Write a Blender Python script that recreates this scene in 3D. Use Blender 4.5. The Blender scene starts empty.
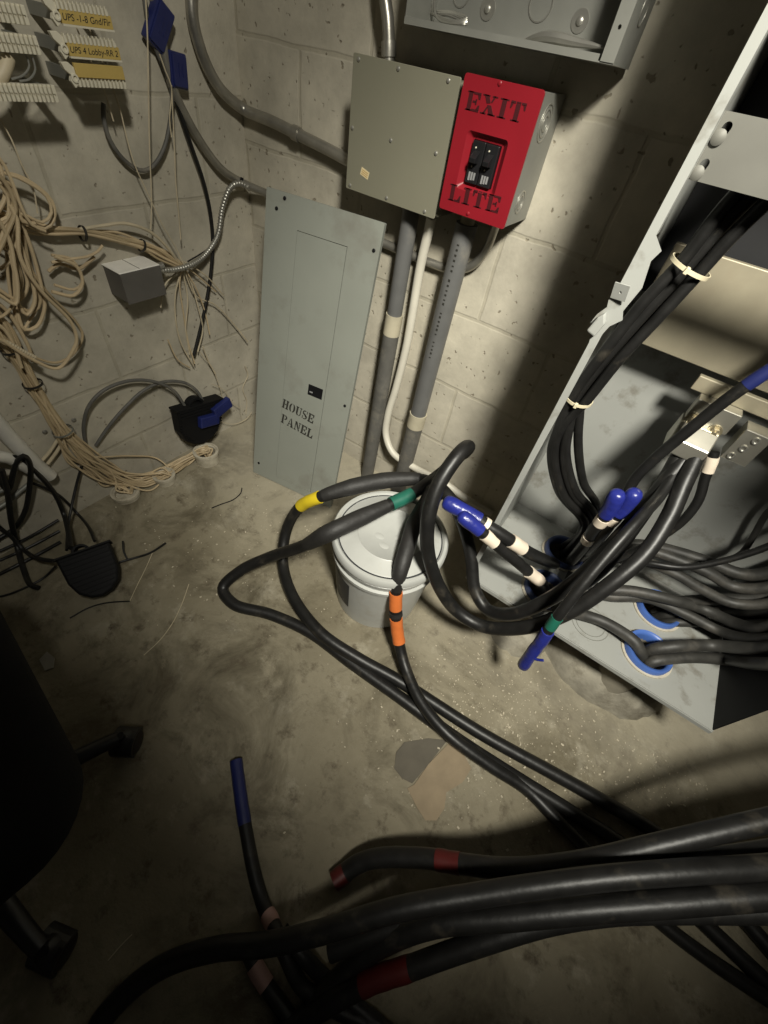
import bpy, bmesh, math, random
from mathutils import Vector, Matrix
random.seed(7)
S = bpy.context.scene
COL = S.collection

# ---------------------------------------------------------------- camera, world, lights, exposure
H = 1.3
FPX = 419.74
RX = Vector((0.81006944, 0.56961818, 0.13792979))      # camera right
DN = Vector((0.50789522, -0.5626257, -0.65315525))     # camera down
FW = Vector((-0.29395932, 0.59789158, -0.74403399))    # camera forward
CAM = Vector((0, 0, H))
cd = bpy.data.cameras.new('camera')
cam = bpy.data.objects.new('camera', cd)
COL.objects.link(cam)
cd.sensor_fit = 'HORIZONTAL'; cd.sensor_width = 36; cd.lens = 36 * FPX / 768
cd.clip_start = 0.02
cam.matrix_world = Matrix(((RX.x, -DN.x, -FW.x, 0), (RX.y, -DN.y, -FW.y, 0), (RX.z, -DN.z, -FW.z, H), (0, 0, 0, 1)))
S.camera = cam

w = bpy.data.worlds.new('world'); S.world = w; w.use_nodes = True
bg = w.node_tree.nodes['Background']
bg.inputs['Color'].default_value = (1.0, 0.92, 0.78, 1); bg.inputs['Strength'].default_value = 0.016

def spot(name, loc, target, energy, size, blend, radius, color=(1, .965, .85)):
    l = bpy.data.lights.new(name, 'SPOT'); l.energy = energy; l.spot_size = math.radians(size)
    l.spot_blend = blend; l.shadow_soft_size = radius; l.color = color
    o = bpy.data.objects.new(name, l); COL.objects.link(o); o.location = loc
    o.rotation_euler = (Vector(target) - Vector(loc)).to_track_quat('-Z', 'Y').to_euler()
    return o
spot('work_lamp', (.52, -.25, 2.32), (-.20, 1.42, .04), 400, 64, 1.0, .14)
spot('left_wall_fill', (.30, -.10, 2.35), (-1.45, .95, .60), 88, 63, 1.0, .08)  # fill added to brighten the left wall

S.view_settings.view_transform = 'Standard'
S.view_settings.look = 'None'
S.view_settings.gamma = 1.0
S.view_settings.use_curve_mapping = False
S.view_settings.exposure = 0.0

# ---------------------------------------------------------------- helpers
XL, YB = -1.36, 1.22                                    # left wall, back wall
def ray(px, py):
    return RX * (px - 384) + DN * (py - 512) + FW * FPX
def P(px, py, z=None, Y=None, X=None):
    d = ray(px, py)
    t = (z - H) / d.z if z is not None else (Y / d.y if Y is not None else X / d.x)
    return CAM + d * t
def surf(px, py, off=.0, lo=None):
    """a point lying on the floor or a wall of the room, lifted off it by off"""
    d = ray(px, py); c = []
    if d.z < 0: c.append((off - H) / d.z)
    if d.x < 0: c.append((XL + off) / d.x)
    if d.y > 0: c.append((YB - off) / d.y)
    return CAM + d * min(c)

V3 = lambda *a: Vector(a)
def rootloc(o):
    v = Vector((0, 0, 0))
    while o is not None:
        v += o.location; o = o.parent
    return v
def obj(name, bm, mat, parent=None, smooth=False, bevel=0, angle=40):
    bm.normal_update()
    me = bpy.data.meshes.new(name)
    o = bpy.data.objects.new(name, me); COL.objects.link(o)
    if parent is not None:
        o.parent = parent
        bmesh.ops.translate(bm, verts=bm.verts, vec=-rootloc(parent))
    else:
        n = max(1, len(bm.verts))
        c = sum((v.co for v in bm.verts), Vector()) / n
        c.z = min(v.co.z for v in bm.verts)
        bmesh.ops.translate(bm, verts=bm.verts, vec=-c); o.location = c
    bm.to_mesh(me); bm.free()
    if isinstance(mat, (list, tuple)):
        for m in mat: me.materials.append(m)
    else: me.materials.append(mat)
    if smooth:
        for p in me.polygons: p.use_smooth = True
        e = o.modifiers.new('edges', 'EDGE_SPLIT'); e.split_angle = math.radians(angle)
    if bevel:
        b = o.modifiers.new('bevel', 'BEVEL'); b.width = bevel; b.segments = 2; b.limit_method = 'ANGLE'
    return o
def tag(o, label, cat=None, group=None, kind=None):
    if label: o['label'] = label
    if cat: o['category'] = cat
    if group: o['group'] = group
    if kind: o['kind'] = kind
    return o
def thing(name, loc, label, cat, group=None):
    o = bpy.data.objects.new(name, None); COL.objects.link(o); o.location = loc
    o.empty_display_size = .05
    return tag(o, label, cat, group)
def frame(o, u, v):
    """matrix with origin o, x axis along u, y axis near v, z = normal"""
    u = Vector(u).normalized(); n = u.cross(Vector(v)).normalized(); v = n.cross(u)
    return Matrix(((u.x, v.x, n.x, o[0]), (u.y, v.y, n.y, o[1]), (u.z, v.z, n.z, o[2]), (0, 0, 0, 1)))
FRONT = lambda x, y, z: frame((x, y, z), (1, 0, 0), (0, 0, 1))        # u right, v up, n towards the room
LEFT = lambda x, y, z: frame((x, y, z), (0, 1, 0), (0, 0, 1))         # on the left wall: u along +y, v up, n = +x
def box(bm, lo, hi, M=None):
    vs = [bm.verts.new((x, y, z)) for x in (lo[0], hi[0]) for y in (lo[1], hi[1]) for z in (lo[2], hi[2])]
    if M is not None:
        for v in vs: v.co = M @ v.co
    for f in ((0, 1, 3, 2), (4, 6, 7, 5), (0, 4, 5, 1), (2, 3, 7, 6), (0, 2, 6, 4), (1, 5, 7, 3)):
        bm.faces.new([vs[i] for i in f])
    return bm
def nb(): return bmesh.new()
def fix(bm):
    bmesh.ops.recalc_face_normals(bm, faces=bm.faces); return bm
def prism(bm, pts, z0, z1, M=None):
    """extrude a 2-D outline from z0 to z1"""
    a = [bm.verts.new((x, y, z0)) for x, y in pts]; b = [bm.verts.new((x, y, z1)) for x, y in pts]
    if M is not None:
        for v in a + b: v.co = M @ v.co
    n = len(pts)
    fs = [bm.faces.new(a[::-1]), bm.faces.new(b)]
    for i in range(n):
        fs.append(bm.faces.new((a[i], a[(i + 1) % n], b[(i + 1) % n], b[i])))
    bmesh.ops.recalc_face_normals(bm, faces=fs)
    return bm
def plate(bm, outline, holes, z0, z1, M=None):
    """a flat sheet with holes cut out of it"""
    t = bmesh.new(); es = []
    for loop in [outline] + holes:
        vs = [t.verts.new((x, y, z0)) for x, y in loop]
        es += [t.edges.new((vs[i], vs[(i + 1) % len(vs)])) for i in range(len(vs))]
    bmesh.ops.triangle_fill(t, edges=es, use_beauty=True, use_dissolve=False)
    r = bmesh.ops.extrude_face_region(t, geom=list(t.faces))
    bmesh.ops.translate(t, verts=[g for g in r['geom'] if isinstance(g, bmesh.types.BMVert)], vec=(0, 0, z1 - z0))
    bmesh.ops.recalc_face_normals(t, faces=t.faces)
    if M is not None: bmesh.ops.transform(t, matrix=M, verts=t.verts)
    me = bpy.data.meshes.new('tmp'); t.to_mesh(me); t.free(); bm.from_mesh(me); bpy.data.meshes.remove(me)
    return bm
def circ(cx, cy, r, n=28, r2=None):
    r2 = r2 or r
    return [(cx + r * math.cos(2 * math.pi * i / n), cy + r2 * math.sin(2 * math.pi * i / n)) for i in range(n)]
def rrect(x0, y0, x1, y1, r, n=5):
    out = []
    for cx, cy, a in ((x1 - r, y0 + r, -90), (x1 - r, y1 - r, 0), (x0 + r, y1 - r, 90), (x0 + r, y0 + r, 180)):
        for i in range(n + 1):
            t = math.radians(a + 90 * i / n); out.append((cx + r * math.cos(t), cy + r * math.sin(t)))
    return out
def lathe(bm, prof, M=None, n=40):
    rings = []
    for r, z in prof:
        if r < 1e-6: rings.append([bm.verts.new((0, 0, z))])
        else: rings.append([bm.verts.new((r * math.cos(2 * math.pi * i / n), r * math.sin(2 * math.pi * i / n), z)) for i in range(n)])
    if M is not None:
        for R in rings:
            for v in R: v.co = M @ v.co
    fs = []
    for a, b in zip(rings, rings[1:]):
        for i in range(n):
            j = (i + 1) % n
            if len(a) == 1 and len(b) == 1: continue
            if len(a) == 1: fs.append(bm.faces.new((a[0], b[j], b[i])))
            elif len(b) == 1: fs.append(bm.faces.new((a[i], a[j], b[0])))
            else: fs.append(bm.faces.new((a[i], a[j], b[j], b[i])))
    bmesh.ops.recalc_face_normals(bm, faces=fs)
    return bm
def cyl(bm, M, r, h, n=20):
    return lathe(bm, [(0, 0), (r, 0), (r, h), (0, h)], M, n)
def spline(pts, step=.012):
    """centripetal Catmull-Rom through pts; returns samples and the control parameter of each"""
    p = [Vector(q) for q in pts]
    if len(p) == 2: p = [p[0], (p[0] + p[1]) / 2, p[1]]; 
    e = [p[0] * 2 - p[1]] + p + [p[-1] * 2 - p[-2]]
    out, us = [], []
    for i in range(1, len(e) - 2):
        a, b, c, d = e[i - 1:i + 3]
        t0 = 0; t1 = t0 + max(1e-4, (b - a).length) ** .5; t2 = t1 + max(1e-4, (c - b).length) ** .5; t3 = t2 + max(1e-4, (d - c).length) ** .5
        n = max(2, int((c - b).length / step))
        for k in range(n):
            t = t1 + (t2 - t1) * k / n
            A1 = a * ((t1 - t) / (t1 - t0)) + b * ((t - t0) / (t1 - t0)); A2 = b * ((t2 - t) / (t2 - t1)) + c * ((t - t1) / (t2 - t1)); A3 = c * ((t3 - t) / (t3 - t2)) + d * ((t - t2) / (t3 - t2))
            B1 = A1 * ((t2 - t) / (t2 - t0)) + A2 * ((t - t0) / (t2 - t0)); B2 = A2 * ((t3 - t) / (t3 - t1)) + A3 * ((t - t1) / (t3 - t1))
            out.append(B1 * ((t2 - t) / (t2 - t1)) + B2 * ((t - t1) / (t2 - t1))); us.append(i - 1 + k / n)
    out.append(e[-2]); us.append(len(p) - 1.0)
    return out, us
def sweep(bm, path, r, n=12, rad=None, caps=True):
    """round tube along the path"""
    m = len(path); T = []
    for i in range(m):
        t = path[min(i + 1, m - 1)] - path[max(i - 1, 0)]
        T.append(t.normalized() if t.length > 1e-9 else Vector((0, 0, 1)))
    up = Vector((0, 0, 1)) if abs(T[0].z) < .9 else Vector((1, 0, 0))
    N = T[0].cross(up).normalized(); rings = []
    for i in range(m):
        N = (N - T[i] * N.dot(T[i])).normalized(); B = T[i].cross(N)
        rr = r if rad is None else rad[i]
        rings.append([bm.verts.new(path[i] + (N * math.cos(2 * math.pi * k / n) + B * math.sin(2 * math.pi * k / n)) * rr) for k in range(n)])
    fs = []
    for a, b in zip(rings, rings[1:]):
        for k in range(n): fs.append(bm.faces.new((a[k], a[(k + 1) % n], b[(k + 1) % n], b[k])))
    if caps:
        fs.append(bm.faces.new(rings[0][::-1])); fs.append(bm.faces.new(rings[-1]))
    bmesh.ops.recalc_face_normals(bm, faces=fs)
    return bm
def sub(path, us, u0, u1):
    return [p for p, u in zip(path, us) if u0 - 1e-6 <= u <= u1 + 1e-6]
def cable(name, label, cat, pts, r, mat, group=None, tapes=(), n=12, step=.012, parent=None):
    """one cable; tapes = (from, to, material, radius factor, part name, part label) by control parameter"""
    path, us = spline(pts, step)
    o = obj(name, sweep(nb(), path, r, n), mat, parent, smooth=True)
    if parent is None: tag(o, label, cat, group)
    for u0, u1, m, k, pn, pl in tapes:
        q = sub(path, us, u0, u1)
        if len(q) < 2: continue
        L = len(q)
        rad = [r * k * (1 + .02 * math.sin(i * 2.1)) for i in range(L)]
        if k > 1.3:                                     # a wrapped splice swells in the middle and tapers to the cable
            rad = [r * (1.06 + (k - 1.06) * min(1, 3.6 * min(i, L - 1 - i) / max(1, L - 1)) * (1 + .045 * math.sin(i * .9) + .03 * math.sin(i * 2.3))) for i in range(L)]
        if pn == 'blue_end' and k > 1.1:                # tape folded and pinched over the cut end
            rad = [x * (1 + .035 * math.sin(i * 1.3)) for i, x in enumerate(rad)]
            dv = (q[0] - q[1]).normalized()
            q = [q[0] + dv * r * .8, q[0] + dv * r * .72, q[0] + dv * r * .45] + q; rad = [r * .25, r * .62, r * .98] + rad
        t = obj(pn, sweep(nb(), q, r * k, 16, rad), m, o, smooth=True)
        if pl: t['label'] = pl
    return o
def ring(bm, M, r0, r1, h, n=32):
    return lathe(bm, [(r0, 0), (r1, 0), (r1, h), (r0, h), (r0, 0)], M, n)

# ---------------------------------------------------------------- materials
def mat(name, col, rough=.5, metal=0, var=.12, scale=18, bump=0, bscale=60, spec=.5, dirt=None, dscale=6, dlo=.5, dhi=.75, rvar=0):
    m = bpy.data.materials.new(name); m.use_nodes = True
    nt = m.node_tree; N = nt.nodes; L = nt.links; b = N['Principled BSDF']
    b.inputs['Roughness'].default_value = rough; b.inputs['Metallic'].default_value = metal
    b.inputs['Specular IOR Level'].default_value = spec
    tc = N.new('ShaderNodeTexCoord')
    nz = N.new('ShaderNodeTexNoise'); nz.inputs['Scale'].default_value = scale; nz.inputs['Detail'].default_value = 5
    L.new(tc.outputs['Object'], nz.inputs['Vector'])
    cr = N.new('ShaderNodeValToRGB')
    cr.color_ramp.elements[0].position = .3; cr.color_ramp.elements[1].position = .7
    cr.color_ramp.elements[0].color = [c * (1 - var) for c in col] + [1]
    cr.color_ramp.elements[1].color = [min(1, c * (1 + var)) for c in col] + [1]
    L.new(nz.outputs['Fac'], cr.inputs['Fac'])
    out = cr.outputs['Color']
    if dirt is not None:
        n2 = N.new('ShaderNodeTexNoise'); n2.inputs['Scale'].default_value = dscale; n2.inputs['Detail'].default_value = 8; n2.inputs['Roughness'].default_value = .65
        L.new(tc.outputs['Object'], n2.inputs['Vector'])
        mr = N.new('ShaderNodeMapRange'); mr.inputs['From Min'].default_value = dlo; mr.inputs['From Max'].default_value = dhi
        L.new(n2.outputs['Fac'], mr.inputs['Value'])
        mx = N.new('ShaderNodeMix'); mx.data_type = 'RGBA'
        L.new(mr.outputs['Result'], mx.inputs[0]); L.new(out, mx.inputs[6]); mx.inputs[7].default_value = list(dirt) + [1]
        out = mx.outputs[2]
    L.new(out, b.inputs['Base Color'])
    if bump:
        n3 = N.new('ShaderNodeTexNoise'); n3.inputs['Scale'].default_value = bscale; n3.inputs['Detail'].default_value = 4
        L.new(tc.outputs['Object'], n3.inputs['Vector'])
        bp = N.new('ShaderNodeBump'); bp.inputs['Strength'].default_value = bump; bp.inputs['Distance'].default_value = .004
        L.new(n3.outputs['Fac'], bp.inputs['Height']); L.new(bp.outputs['Normal'], b.inputs['Normal'])
    return m

def block_wall(name, swap, zoff, uoff):
    """painted concrete block: running bond, shallow mortar joints, pits and scuffs"""
    m = bpy.data.materials.new(name); m.use_nodes = True
    nt = m.node_tree; N = nt.nodes; L = nt.links; b = N['Principled BSDF']
    b.inputs['Roughness'].default_value = .8; b.inputs['Specular IOR Level'].default_value = .25
    tc = N.new('ShaderNodeTexCoord'); sp = N.new('ShaderNodeSeparateXYZ'); cb = N.new('ShaderNodeCombineXYZ')
    geo = N.new('ShaderNodeNewGeometry')
    L.new(geo.outputs['Position'], sp.inputs[0])
    a1 = N.new('ShaderNodeMath'); a1.inputs[1].default_value = uoff; L.new(sp.outputs['Y' if swap else 'X'], a1.inputs[0])
    a2 = N.new('ShaderNodeMath'); a2.inputs[1].default_value = zoff; L.new(sp.outputs['Z'], a2.inputs[0])
    L.new(a1.outputs[0], cb.inputs[0]); L.new(a2.outputs[0], cb.inputs[1])
    wob = N.new('ShaderNodeTexNoise'); wob.inputs['Scale'].default_value = 9; L.new(geo.outputs['Position'], wob.inputs['Vector'])
    wm = N.new('ShaderNodeVectorMath'); wm.operation = 'MULTIPLY_ADD'; wm.inputs[1].default_value = (.014, .014, 0); L.new(wob.outputs['Color'], wm.inputs[0]); L.new(cb.outputs[0], wm.inputs[2])
    br = N.new('ShaderNodeTexBrick'); br.inputs['Scale'].default_value = 1; br.inputs['Brick Width'].default_value = .464; br.inputs['Row Height'].default_value = .232
    br.inputs['Mortar Size'].default_value = .007; br.inputs['Mortar Smooth'].default_value = .6; br.inputs['Bias'].default_value = 0
    br.inputs['Color1'].default_value = (.50, .462, .37, 1); br.inputs['Color2'].default_value = (.46, .425, .345, 1); br.inputs['Mortar'].default_value = (.43, .395, .31, 1)
    L.new(wm.outputs[0], br.inputs['Vector'])
    n1 = N.new('ShaderNodeTexNoise'); n1.inputs['Scale'].default_value = 7; n1.inputs['Detail'].default_value = 8; n1.inputs['Roughness'].default_value = .65; L.new(geo.outputs['Position'], n1.inputs['Vector'])
    r1 = N.new('ShaderNodeMapRange'); r1.inputs['From Min'].default_value = .35; r1.inputs['From Max'].default_value = .7; r1.inputs['To Min'].default_value = .76; r1.inputs['To Max'].default_value = 1.1
    L.new(n1.outputs['Fac'], r1.inputs['Value'])
    mx = N.new('ShaderNodeMix'); mx.data_type = 'RGBA'; mx.blend_type = 'MULTIPLY'; mx.inputs[0].default_value = 1
    L.new(br.outputs['Color'], mx.inputs[6]); L.new(r1.outputs['Result'], mx.inputs[7])
    # pits
    vo = N.new('ShaderNodeTexNoise'); vo.inputs['Scale'].default_value = 62; vo.inputs['Detail'].default_value = 2; vo.inputs['Roughness'].default_value = .4; L.new(geo.outputs['Position'], vo.inputs['Vector'])
    rp = N.new('ShaderNodeMapRange'); rp.inputs['From Min'].default_value = .74; rp.inputs['From Max'].default_value = .695; L.new(vo.outputs['Fac'], rp.inputs['Value'])
    m2 = N.new('ShaderNodeMix'); m2.data_type = 'RGBA'; L.new(rp.outputs['Result'], m2.inputs[0]); m2.inputs[6].default_value = (.25, .22, .165, 1); L.new(mx.outputs[2], m2.inputs[7])
    L.new(m2.outputs[2], b.inputs['Base Color'])
    fine = N.new('ShaderNodeTexNoise'); fine.inputs['Scale'].default_value = 130; fine.inputs['Detail'].default_value = 4; L.new(geo.outputs['Position'], fine.inputs['Vector'])
    h1 = N.new('ShaderNodeMath'); h1.operation = 'MULTIPLY_ADD'; h1.inputs[1].default_value = -.55; L.new(br.outputs['Fac'], h1.inputs[0])
    h2 = N.new('ShaderNodeMath'); h2.operation = 'MULTIPLY_ADD'; h2.inputs[1].default_value = .35; L.new(fine.outputs['Fac'], h2.inputs[0]); L.new(rp.outputs['Result'], h2.inputs[2])
    L.new(h2.outputs[0], h1.inputs[2])
    bp = N.new('ShaderNodeBump'); bp.inputs['Strength'].default_value = .5; bp.inputs['Distance'].default_value = .004
    L.new(h1.outputs[0], bp.inputs['Height']); L.new(bp.outputs['Normal'], b.inputs['Normal'])
    return m

def floor_mat():
    m = bpy.data.materials.new('stained_concrete'); m.use_nodes = True
    nt = m.node_tree; N = nt.nodes; L = nt.links; b = N['Principled BSDF']
    b.inputs['Specular IOR Level'].default_value = .3
    g = N.new('ShaderNodeNewGeometry')
    def noise(s, d=8, r=.6, dist=0):
        n = N.new('ShaderNodeTexNoise'); n.inputs['Scale'].default_value = s; n.inputs['Detail'].default_value = d; n.inputs['Roughness'].default_value = r; n.inputs['Distortion'].default_value = dist
        L.new(g.outputs['Position'], n.inputs['Vector']); return n.outputs['Fac']
    def rng(v, a, c):
        r = N.new('ShaderNodeMapRange'); r.inputs['From Min'].default_value = a; r.inputs['From Max'].default_value = c; L.new(v, r.inputs['Value']); return r.outputs['Result']
    def mix(f, a, c):
        x = N.new('ShaderNodeMix'); x.data_type = 'RGBA'
        if hasattr(f, 'is_linked'): L.new(f, x.inputs[0])
        else: x.inputs[0].default_value = f
        for s, v in ((6, a), (7, c)):
            if hasattr(v, 'is_linked'): L.new(v, x.inputs[s])
            else: x.inputs[s].default_value = list(v) + [1]
        return x.outputs[2]
    c = mix(rng(noise(2.6, 6), .35, .65), (.175, .152, .102), (.265, .236, .168))
    c = mix(rng(noise(7, 9, .7), .55, .72), c, (.36, .33, .255))
    c = mix(rng(noise(3.8, 8, .7, .8), .48, .66), c, (.10, .085, .055))
    c = mix(rng(noise(17, 7, .72), .54, .68), c, (.10, .082, .054))
    c = mix(rng(noise(5.5, 10, .75, .4), .56, .68), c, (.29, .258, .185))
    c = mix(rng(noise(60, 4, .7), .70, .80), c, (.42, .38, .29))
    # paler towards the back wall: light on the floor painted into the colour
    sp = N.new('ShaderNodeSeparateXYZ'); L.new(g.outputs['Position'], sp.inputs[0])
    dy = N.new('ShaderNodeMath'); dy.operation = 'MULTIPLY_ADD'; dy.inputs[1].default_value = .55; L.new(noise(6), dy.inputs[0]); L.new(sp.outputs['Y'], dy.inputs[2])
    L.new(c, b.inputs['Base Color'])
    lit_band = rng(dy.outputs[0], .85, 1.35)
    hf = N.new('ShaderNodeMath'); hf.operation = 'MULTIPLY'; hf.inputs[1].default_value = .55; L.new(lit_band, hf.inputs[0])
    c2 = mix(hf.outputs[0], c, (.43, .395, .31))
    L.new(c2, b.inputs['Base Color'])
    rr = N.new('ShaderNodeMapRange'); rr.inputs['To Min'].default_value = .55; rr.inputs['To Max'].default_value = .9; L.new(noise(5), rr.inputs['Value']); L.new(rr.outputs['Result'], b.inputs['Roughness'])
    bp = N.new('ShaderNodeBump'); bp.inputs['Strength'].default_value = .5; bp.inputs['Distance'].default_value = .006
    L.new(noise(40, 6, .7), bp.inputs['Height']); L.new(bp.outputs['Normal'], b.inputs['Normal'])
    return m

M = dict(
    rubber=mat('black_cable_jacket', (.010, .0097, .0092), .43, var=.3, scale=30, bump=.2, bscale=45, spec=.4, dirt=(.055, .048, .037), dscale=16, dlo=.58, dhi=.8),
    dusty=mat('dusty_cable_jacket', (.028, .027, .024), .55, var=.3, scale=25, bump=.2, bscale=50, dirt=(.08, .073, .062), dscale=12, dlo=.5, dhi=.74),
    tape_black=mat('black_wrapped_tape', (.016, .015, .014), .6, bump=.6, bscale=35),
    tape_yellow=mat('yellow_tape', (.62, .47, .02), .45), tape_green=mat('green_tape', (.012, .11, .075), .45),
    tape_orange=mat('orange_tape', (.60, .155, .035), .5, bump=.3), tape_blue=mat('blue_tape', (.017, .024, .19), .32, bump=.5, bscale=70),
    tape_navy=mat('dull_navy_tape', (.012, .017, .085), .4), tape_darkred=mat('dark_red_tape', (.075, .006, .005), .5),
    bracket=mat('shaded_bracket_zinc', (.13, .127, .11), .6, .15, var=.08),  # bracket zinc darkened for the shade on the plate
    tape_white=mat('white_tape', (.72, .62, .50), .5), tape_red=mat('red_tape', (.16, .008, .006), .5), tape_pink=mat('faded_pink_tape', (.42, .26, .23), .6),
    grey_paint=mat('grey_enamel', (.225, .235, .205), .42, var=.04, scale=6, dirt=(.17, .165, .14), dscale=7, dlo=.55, dhi=.8),
    olive_paint=mat('olive_grey_enamel', (.185, .178, .132), .4, var=.04, scale=6, dirt=(.17, .155, .11), dscale=7, dlo=.6, dhi=.85),
    steel_paint=mat('light_grey_cabinet_paint', (.30, .305, .285), .4, var=.05, scale=5, dirt=(.13, .115, .088), dscale=13, dlo=.54, dhi=.76),
    galv=mat('galvanized_steel', (.40, .39, .35), .38, .75, var=.14, scale=22), emt=mat('electrical_tubing', (.34, .325, .285), .36, .75, var=.15, scale=30, bump=.1),
    galv_dull=mat('dull_galvanized_sheet', (.24, .24, .215), .5, .35, var=.1, scale=12),
    red=mat('red_paint', (.215, .009, .016), .36, var=.06, scale=12), letter_dark=mat('dark_red_stencil', (.045, .004, .006), .5),
    ink=mat('black_stencil_ink', (.025, .024, .02), .6), black=mat('black_plastic_and_shade', (.006, .006, .0065), .6, var=.2, spec=.16),
    breaker=mat('breaker_plastic', (.012, .012, .013), .3), grey_toggle=mat('worn_toggle_grey', (.22, .22, .22), .4),
    pvc=mat('grey_conduit_plastic', (.115, .115, .112), .45, var=.1, dirt=(.20, .185, .155), dscale=9, dlo=.58, dhi=.8),
    pvc_old=mat('grimy_conduit_plastic', (.10, .096, .086), .6, var=.2, bump=.2, dirt=(.22, .20, .16), dscale=10, dlo=.52, dhi=.75),
    coupling=mat('tan_masking_wrap', (.42, .38, .28), .6), white_cable=mat('white_cable_jacket', (.56, .53, .45), .45, var=.06),
    bucket=mat('white_pail_plastic', (.43, .435, .41), .38, var=.05, dirt=(.33, .31, .26), dscale=9, dlo=.55, dhi=.8),
    pail_label=mat('dark_pail_label', (.03, .032, .036), .5, dirt=(.14, .14, .14), dscale=40, dlo=.58, dhi=.66),
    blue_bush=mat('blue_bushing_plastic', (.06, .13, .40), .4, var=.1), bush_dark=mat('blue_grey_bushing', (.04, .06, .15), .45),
    tin=mat('tin_plated_bar', (.28, .25, .18), .5, .25, var=.12, scale=14, dirt=(.28, .24, .17), dscale=8, dlo=.5, dhi=.75),
    lug=mat('aluminium_lug', (.50, .48, .41), .34, .8, var=.1), brass=mat('yellow_zinc_bolt', (.42, .37, .26), .35, .8),
    black_board=mat('black_support_and_shade', (.01, .01, .011), .55), tie_white=mat('nylon_tie', (.55, .49, .34), .5), tie_black=mat('black_tie', (.02, .018, .015), .5),
    beige=mat('beige_phone_cable', (.52, .41, .255), .55, var=.18, scale=9), beige_dark=mat('aged_phone_cable', (.40, .31, .185), .6, var=.2, scale=9),
    ivory=mat('ivory_wire', (.50, .43, .30), .55), block_white=mat('ivory_block_plastic', (.62, .58, .46), .5, var=.05), label_yellow=mat('yellow_label_strip', (.47, .34, .10), .6, var=.05),
    navy=mat('navy_blue_plastic', (.012, .018, .095), .38), box_face=mat('shaded_box_face', (.10, .092, .082), .5), box_top=mat('lit_box_top', (.86, .84, .78), .45),  # box top lightened and faces darkened, as if lit from above
    stub=mat('pale_conduit_end', (.46, .42, .33), .6, dirt=(.24, .21, .15), dscale=16, dlo=.5, dhi=.7), grime=mat('grimy_conduit', (.22, .20, .155), .8, bump=.3, dirt=(.34, .31, .25), dscale=8, dlo=.5, dhi=.7),
    concrete_dark=mat('rough_concrete', (.27, .25, .20), .9, var=.25, bump=.7, bscale=50, dirt=(.12, .105, .075), dscale=10, dlo=.5, dhi=.7), white_pvc=mat('white_pipe_plastic', (.62, .60, .54), .5),
    fabric=mat('black_chair_fabric', (.012, .0115, .011), .95, bump=.4, bscale=300, spec=.15), nylon=mat('black_chair_nylon', (.012, .012, .012), .38),
    paper=mat('tan_torn_paper', (.25, .195, .125), .8, bump=.2), scrap_shadow=mat('scrap_shadow_patch', (.10, .088, .066), .8, bump=.2), tag_paper=mat('cream_sticker', (.60, .50, .30), .6), print=mat('tan_sticker_print', (.42, .26, .08), .6),
    grit=mat('pale_grit', (.46, .41, .31), .8), dark_rubber=mat('caster_rubber', (.018, .014, .013), .5), shell=mat('pale_chip', (.30, .29, .25), .6),
)

# ---------------------------------------------------------------- the room
def slab(name, lo, hi, m):
    return tag(obj(name, box(nb(), lo, hi), m), None, None, None, 'structure')
slab('floor', (XL - .15, -1.8, -.1), (1.9, YB + .15, 0), floor_mat())
slab('wall_back', (XL - .15, YB, 0), (1.9, YB + .15, 2.7), block_wall('painted_block_back', False, .232 * 10 - .556, 5.0 + .06))
slab('wall_left', (XL - .15, -1.8, 0), (XL, YB, 2.7), block_wall('painted_block_left', True, .232 * 10 - .425, 5.2))

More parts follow.
